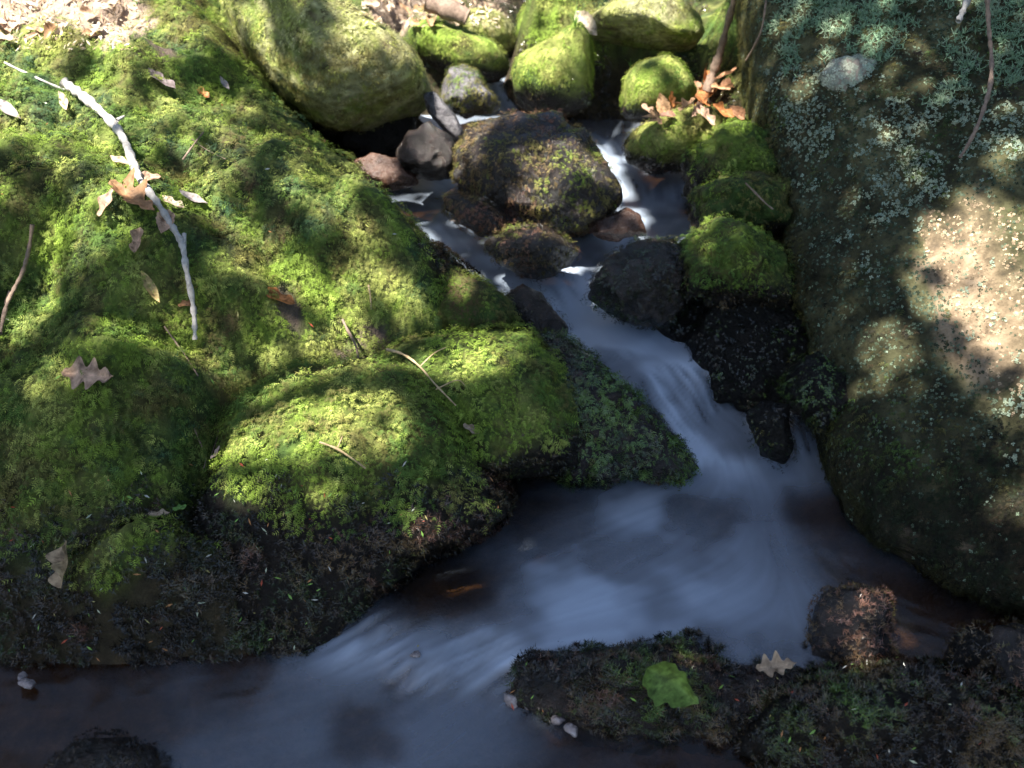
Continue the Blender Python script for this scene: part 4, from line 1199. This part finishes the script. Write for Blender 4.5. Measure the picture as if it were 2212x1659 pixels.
twig("twig", "fine brown twig forking beside the left flank of the moss hump", [(420, 925), (432, 955), (445, 985), (440, 1012)], 2, 1.5, "bark_brown", .015, forks=[[(445, 985), (455, 955), (462, 925)], [(445, 985), (470, 985), (490, 990)]])
twig("twig", "thin brown twig below the lower end of the pale branch", [(355, 705), (380, 740), (405, 775), (428, 812)], 2, 1.5, "bark_brown", .015)
twig("twig", "thin crossing brown twig on the middle bank", [(395, 345), (420, 310), (440, 285)], 2.5, 1.5, "bark_brown", .02, forks=[[(420, 310), (460, 330), (500, 360)]])
twig("stick", "weathered grey stick leaning beside the heap of dead leaves", [(1528, 196), (1540, 160), (1556, 110), (1572, 50), (1592, -20)], 10, 7, "bark_brown", .05, cat="stick")
twig("twig", "thin bare twig crossing the top left edge of the slab", [(1612, 130), (1632, 95), (1646, 60), (1655, 0)], 3, 2, "bark_brown", .03)
twig("twig", "slender grey-brown twig hanging down the right face of the slab", [(2132, -20), (2136, 60), (2142, 130), (2138, 190), (2118, 255), (2098, 300), (2074, 340)], 5, 4, "bark_brown", .035)
twig("twig", "short pale stub of twig at the top right of the slab", [(2094, -10), (2082, 20), (2070, 46)], 7, 6, "bark_pale", .04)
twig("twig", "dark fallen twig on the stack of mossy boulders", [(1610, 395), (1630, 415), (1655, 440), (1670, 452)], 2.5, 2, "bark_brown", .02)

def log_thing():
    P = [Vector(at_z(a, b, z)) for a, b, z in [(925, 2, .66), (965, 18, .645), (1010, 38, .625)]]
    V, F = tube(catmull(P, 6), .030, .022, 10, .12, 4)
    ends = []
    V = V + [P[0], P[-1]]
    ns = 10; nr = (len(V) - 2) // ns
    F = [(a, b, c) for a, b, c, d in F] + [(a, c, d) for a, b, c, d in F]
    F += [(k, (k + 1) % ns, len(V) - 2) for k in range(ns)] + [((nr - 1) * ns + (k + 1) % ns, (nr - 1) * ns + k, len(V) - 1) for k in range(ns)]
    o = link("broken_log", mesh_from("broken_log", [v - P[0] for v in V], F, True), M["bark_brown"])
    o.location = P[0]
    tag(o, "pale brown broken log lying behind the domed mossy boulder", "log")


log_thing()


def grass(px, py, label, h=.05, nb=9, seed=1):
    hh = hit(px, py)
    r = random.Random(seed); V = []; F = []
    for k in range(nb):
        a = r.uniform(0, 6.28); L = h * r.uniform(.6, 1.1); w_ = .0016
        d = Vector((math.cos(a), math.sin(a), 0)); sd2 = Vector((-math.sin(a), math.cos(a), 0)) * w_
        b0 = len(V)
        for j_ in range(5):
            t = j_ / 4
            c = d * (L * .75 * t * t) + Vector((0, 0, L * (t - .35 * t * t)))
            V += [c - sd2 * (1 - t * .9), c + sd2 * (1 - t * .9)]
        F += [(b0 + 2 * j_, b0 + 2 * j_ + 1, b0 + 2 * j_ + 3, b0 + 2 * j_ + 2) for j_ in range(4)]
    o = link("grass_tuft", mesh_from("grass_tuft", [v[:] for v in V], F, True, np.tile(A((.16, .3, .06)), (len(V), 1))), M["treeleaf"])
    o.location = hh[0]
    tag(o, label, "grass", "grass tufts on the head boulders")


grass(1242, 62, "thin grass tuft on the leaning mossy boulder's peak", .09, 9, 1)
grass(1362, 150, "fine grass tuft on the left shoulder of the small round boulder", .06, 8, 2)
# small needles and scraps scattered over the wet bank
bits = []
cols = []
for i in range(950):
    z = rl.random()
    dry_ = i >= 220
    if dry_: a, b = (rl.uniform(-20, 300), rl.uniform(-20, 110)) if z < .6 else (rl.uniform(780, 1080), rl.uniform(-20, 60))
    elif z < .62: a, b = rl.uniform(0, 1150), rl.uniform(1000, 1440)
    elif z < .86: a, b = rl.uniform(1080, 2200), rl.uniform(1390, 1650)
    else: a, b = rl.uniform(0, 900), rl.uniform(150, 1000)
    hh = hit(a, b)
    if hh is None or hh[0].z < .01 or BVH.ray_cast(Vector(CAM), Vector(ray(a, b)).normalized())[2] >= NSOLID: continue
    L = rl.uniform(3, 9) / FPX * hh[2]; wd = L * rl.uniform(.16, .3)
    n = (hh[1] + Vector((rl.uniform(-.4, .4), rl.uniform(-.4, .4), rl.uniform(-.2, .4)))).normalized()
    t_ = n.orthogonal().normalized(); t_.rotate(Matrix.Rotation(rl.uniform(0, 6.28), 3, n)); s_ = n.cross(t_)
    c0 = hh[0] + hh[1] * .013
    c = rl.choice([(.45, .5, .36), (.2, .38, .08), (.2, .38, .08), (.4, .36, .14), (.5, .5, .46), (.42, .2, .08), (.4, .08, .04), (.16, .3, .06)])
    if dry_: c = rl.choice([(.55, .45, .33), (.45, .33, .22), (.62, .54, .44), (.35, .25, .16)]); c0 = hh[0] + hh[1] * .006
    bits += [c0 - t_ * L, c0 - s_ * wd, c0 + t_ * L, c0 - t_ * L, c0 + t_ * L, c0 + s_ * wd + n * wd * .6]
    cols += [c] * 6
lit = link("needle_litter", mesh_from("needle_litter", np.array([b[:] for b in bits]), np.arange(len(bits)).reshape(-1, 3), False, np.array(cols)), M["litter"])
tag(lit, "scattered tiny needles and leaf scraps on the wet moss", "litter", None, "stuff")

# ------------------------------------------------------------------ unseen trees, leaves placed to shape the dappled light (above and outside the frame)
LIT = [   # sunlit openings as they fall on the ground, with how open they are
    ([(-150, -150), (330, -150), (340, 60), (250, 105), (130, 70), (130, 210), (60, 260), (-150, 200)], 1.0),
    ([(330, -150), (520, -150), (520, 60), (430, 40), (330, 150), (230, 110)], .6),
    ([(330, 170), (420, 190), (520, 290), (480, 300), (400, 250), (330, 230)], .7),
    ([(-150, 90), (330, 100), (520, 300), (480, 330), (300, 250), (-150, 330)], .5),
    ([(-150, 300), (480, 330), (900, 520), (1000, 640), (820, 780), (480, 900), (-150, 900)], .25),
    ([(500, -100), (560, 60), (640, 200), (600, 220), (540, 130)], .8),
    ([(730, -80), (1000, -80), (1000, 60), (940, 200), (900, 260), (730, 300), (690, 240), (760, 120)], .9),
    ([(880, 40), (1120, 20), (1120, 120), (1000, 120), (900, 90)], 1.0),
    ([(1105, 20), (1290, 0), (1290, 130), (1220, 190), (1110, 180)], .95),
    ([(1280, 20), (1520, 10), (1520, 110), (1400, 110)], .95),
    ([(1370, 130), (1500, 150), (1590, 180), (1590, 290), (1380, 330), (1390, 240)], .7),
    ([(960, 150), (1110, 150), (1110, 250), (960, 260)], .9),
    ([(770, 270), (1000, 270), (1000, 390), (880, 420), (770, 370)], .75),
    ([(1100, 310), (1330, 330), (1340, 490), (1250, 500), (1100, 420)], .9),
    ([(1080, 490), (1250, 490), (1250, 580), (1080, 570)], .6),
    ([(1290, 455), (1390, 455), (1390, 500), (1290, 500)], .35),
    ([(920, 460), (1010, 470), (1060, 560), (960, 530)], .35),
    ([(300, 330), (480, 470), (640, 600), (900, 640), (1000, 610), (1060, 640), (980, 700), (800, 690), (640, 640), (440, 520)], .75),
    ([(560, 360), (720, 400), (860, 540), (700, 500)], .5),
    ([(700, 560), (880, 590), (860, 660), (720, 640)], .95),
    ([(600, 670), (760, 690), (830, 760), (760, 790), (620, 720)], .8),
    ([(830, 720), (1120, 710), (1130, 790), (980, 830), (850, 780)], .9),
    ([(490, 840), (600, 860), (840, 850), (930, 930), (860, 1040), (640, 1120), (480, 1100), (470, 950)], .94),
    ([(1480, 480), (1600, 490), (1620, 560), (1500, 580)], .35),
    ([(1995, 480), (2110, 450), (2300, 470), (2300, 820), (2160, 770), (2080, 690)], .9),
    ([(2150, 860), (2300, 850), (2300, 1060), (2180, 1000)], .75),
    ([(1885, 720), (1935, 720), (1935, 795), (1885, 795)], .85),
    ([(1980, 1010), (2300, 1040), (2300, 1160), (2080, 1090)], .6),
    ([(860, 1300), (960, 1200), (1030, 1190), (1030, 1290), (920, 1330)], .02),
    ([(1800, 1310), (1925, 1300), (1925, 1440), (1780, 1440)], .6),
    ([(1380, 1420), (1540, 1420), (1560, 1530), (1400, 1530)], .35),
    ([(800, 1090), (1100, 1080), (1060, 1180), (860, 1260)], .8),
    ([(1090, 1480), (1260, 1530), (1260, 1600), (1100, 1540)], .5),
]
sd_ = np.array(SUN_DIR[:])
LV, LC = [], []
tree_pos = [(-2.5, 2.9), (2.7, 3.1), (-2.4, .2), (2.6, .6)]
leafs = {k: [] for k in range(4)}
NS = 27500
spx = RNG.uniform(-300, 2512, NS); spy = -250 + 2010 * RNG.random(NS) ** 1.2
spx[9500:] = RNG.uniform(-150, 2350, NS - 9500); spy[9500:] = RNG.uniform(880, 1800, NS - 9500)
spx[21000:] = RNG.uniform(850, 1800, NS - 21000); spy[21000:] = RNG.uniform(240, 1000, NS - 21000)
VSUN = Vector(SUN_DIR)
RX, RY = np.meshgrid(np.arange(-360, 2600, 12.0), np.arange(-360, 1860, 12.0))
OPEN = np.zeros(RX.shape)
for poly, o_ in LIT:
    OPEN = np.maximum(OPEN, o_ * in_poly(RX, RY, poly))


for poly, o_ in [([(1335, 340), (1465, 345), (1475, 520), (1260, 610), (1300, 540), (1395, 470)], .03), ([(1120, 248), (1375, 248), (1375, 300), (1345, 360), (1290, 300)], .05), ([(860, 400), (1000, 400), (960, 470), (1060, 560), (1200, 600), (1200, 660), (1080, 620), (930, 520)], .12), ([(1180, 600), (1330, 640), (1480, 760), (1480, 900), (1230, 720)], .0)]:
    OPEN = np.where(in_poly(RX, RY, poly), o_, OPEN)


def open_at(a, b):
    return OPEN[min(max(int((b + 360) / 12), 0), OPEN.shape[0] - 1), min(max(int((a + 360) / 12), 0), OPEN.shape[1] - 1)]


for i in range(NS):
    hh = hit(spx[i], spy[i])
    if hh is None or hh[2] > 5: continue
    if BVH.ray_cast(hh[0] + hh[1] * .004, VSUN)[0] is not None: continue      # already under a rock
    # a leaf shades whatever lies along the sun below it, within its own size
    a, b = spx[i], spy[i]
    o_ = open_at(a, b) if open_at(a, b) in (.03, .05, .12) else max(open_at(a, b), .75 * max(open_at(a - 45, b), open_at(a + 45, b), open_at(a, b - 26), open_at(a, b + 26)))
    if RNG.random() > -math.log(min(1, o_ + .012)) / 4.4: continue
    g = np.array(hh[0])
    zc = 2.9 + 1.5 * RNG.random()
    c = g + sd_ * ((zc - g[2]) / sd_[2])
    k = int(np.argmin([(c[0] - a) ** 2 + (c[1] - b) ** 2 for a, b in tree_pos]))
    leafs[k].append(c)
# the crowns go on beyond the picture
for i in range(9000):
    a = RNG.uniform(0, 6.28); r = RNG.uniform(1.2, 5.5)
    c = np.array([r * math.cos(a), 2.0 + r * math.sin(a), 2.9 + 2.6 * RNG.random()])
    g = c - sd_ * ((c[2] - .3) / sd_[2])
    qx, qy, qd_ = project(g[None])
    if qd_[0] > .2 and -300 < qx[0] < 2512 and -400 < qy[0] < 1900: continue
    k = int(np.argmin([(c[0] - x) ** 2 + (c[1] - y) ** 2 for x, y in tree_pos]))
    if fbm(c[None] * .9, 2)[0] > .5: leafs[k].append(c)
TREE_LAB = ["beech tree shading the left bank from beyond the frame", "beech tree shading the lichen slab from beyond the frame", "beech tree behind the viewer on the left of the pool", "beech tree behind the viewer on the right of the pool"]
for k, (tx, ty) in enumerate(tree_pos):
    gz = float(ground_z(np.array([[tx, ty]]))[0])
    root = bpy.data.objects.new("beech_tree", None); COL.objects.link(root); root.location = (tx, ty, gz)
    tag(root, TREE_LAB[k], "tree", "trees around the brook")
    P = [Vector((tx, ty, gz - .1)), Vector((tx + .05, ty + .02, gz + 1.2)), Vector((tx - .03, ty + .05, gz + 2.6)), Vector((tx, ty, gz + 4.6))]
    V, F = tube(catmull(P, 6), .15, .05, 12, .05, k)
    L = np.array(leafs[k])
    # limbs reach to clusters of leaves
    cents = L[RNG.choice(len(L), 14, replace=False)]
    for _ in range(4):
        lab = np.argmin(((L[:, None] - cents[None]) ** 2).sum(-1), axis=1)
        cents = np.array([L[lab == j].mean(0) if (lab == j).any() else cents[j] for j in range(14)])
    VV, FF = list(V), list(F)
    for j, c in enumerate(cents):
        s0 = Vector((tx, ty, gz + 2.0 + .12 * j)); e = Vector(c)
        mid = s0.lerp(e, .5) + Vector((0, 0, .15))
        V2, F2 = tube(catmull([s0, mid, e], 6), .035, .008, 6, .1, j)
        o_ = len(VV); VV += V2; FF += [tuple(x + o_ for x in q) for q in F2]
    b0 = Vector((tx, ty, gz))
    tr = link("trunk", mesh_from("trunk", [v - b0 for v in VV], FF, True), M["bark_dark"]); tr.parent = root
    # leaves: folded diamonds of two triangles each
    n = len(L)
    a = RNG.normal(0, 1, (n, 3)); nn = np.array([0, 0, 1.0]) + .55 * a; nn /= np.linalg.norm(nn, axis=1, keepdims=True)
    t = np.cross(nn, RNG.normal(0, 1, (n, 3))); t /= np.linalg.norm(t, axis=1, keepdims=True); b = np.cross(nn, t)
    ln = RNG.uniform(.028, .05, (n, 1)); wd = ln * .62
    quad = np.stack([L - t * ln, L - b * wd + nn * .012, L + t * ln, L + b * wd + nn * .012], 1).reshape(-1, 3) - np.array(b0)
    fi = np.arange(n * 4).reshape(n, 4)
    lc = np.repeat(A((.05, .10, .02)) * (1 + .4 * RNG.random((n, 1))), 4, axis=0)
    cr = link("crown", mesh_from("crown", quad, fi, False, lc), M["treeleaf"]); cr.parent = root
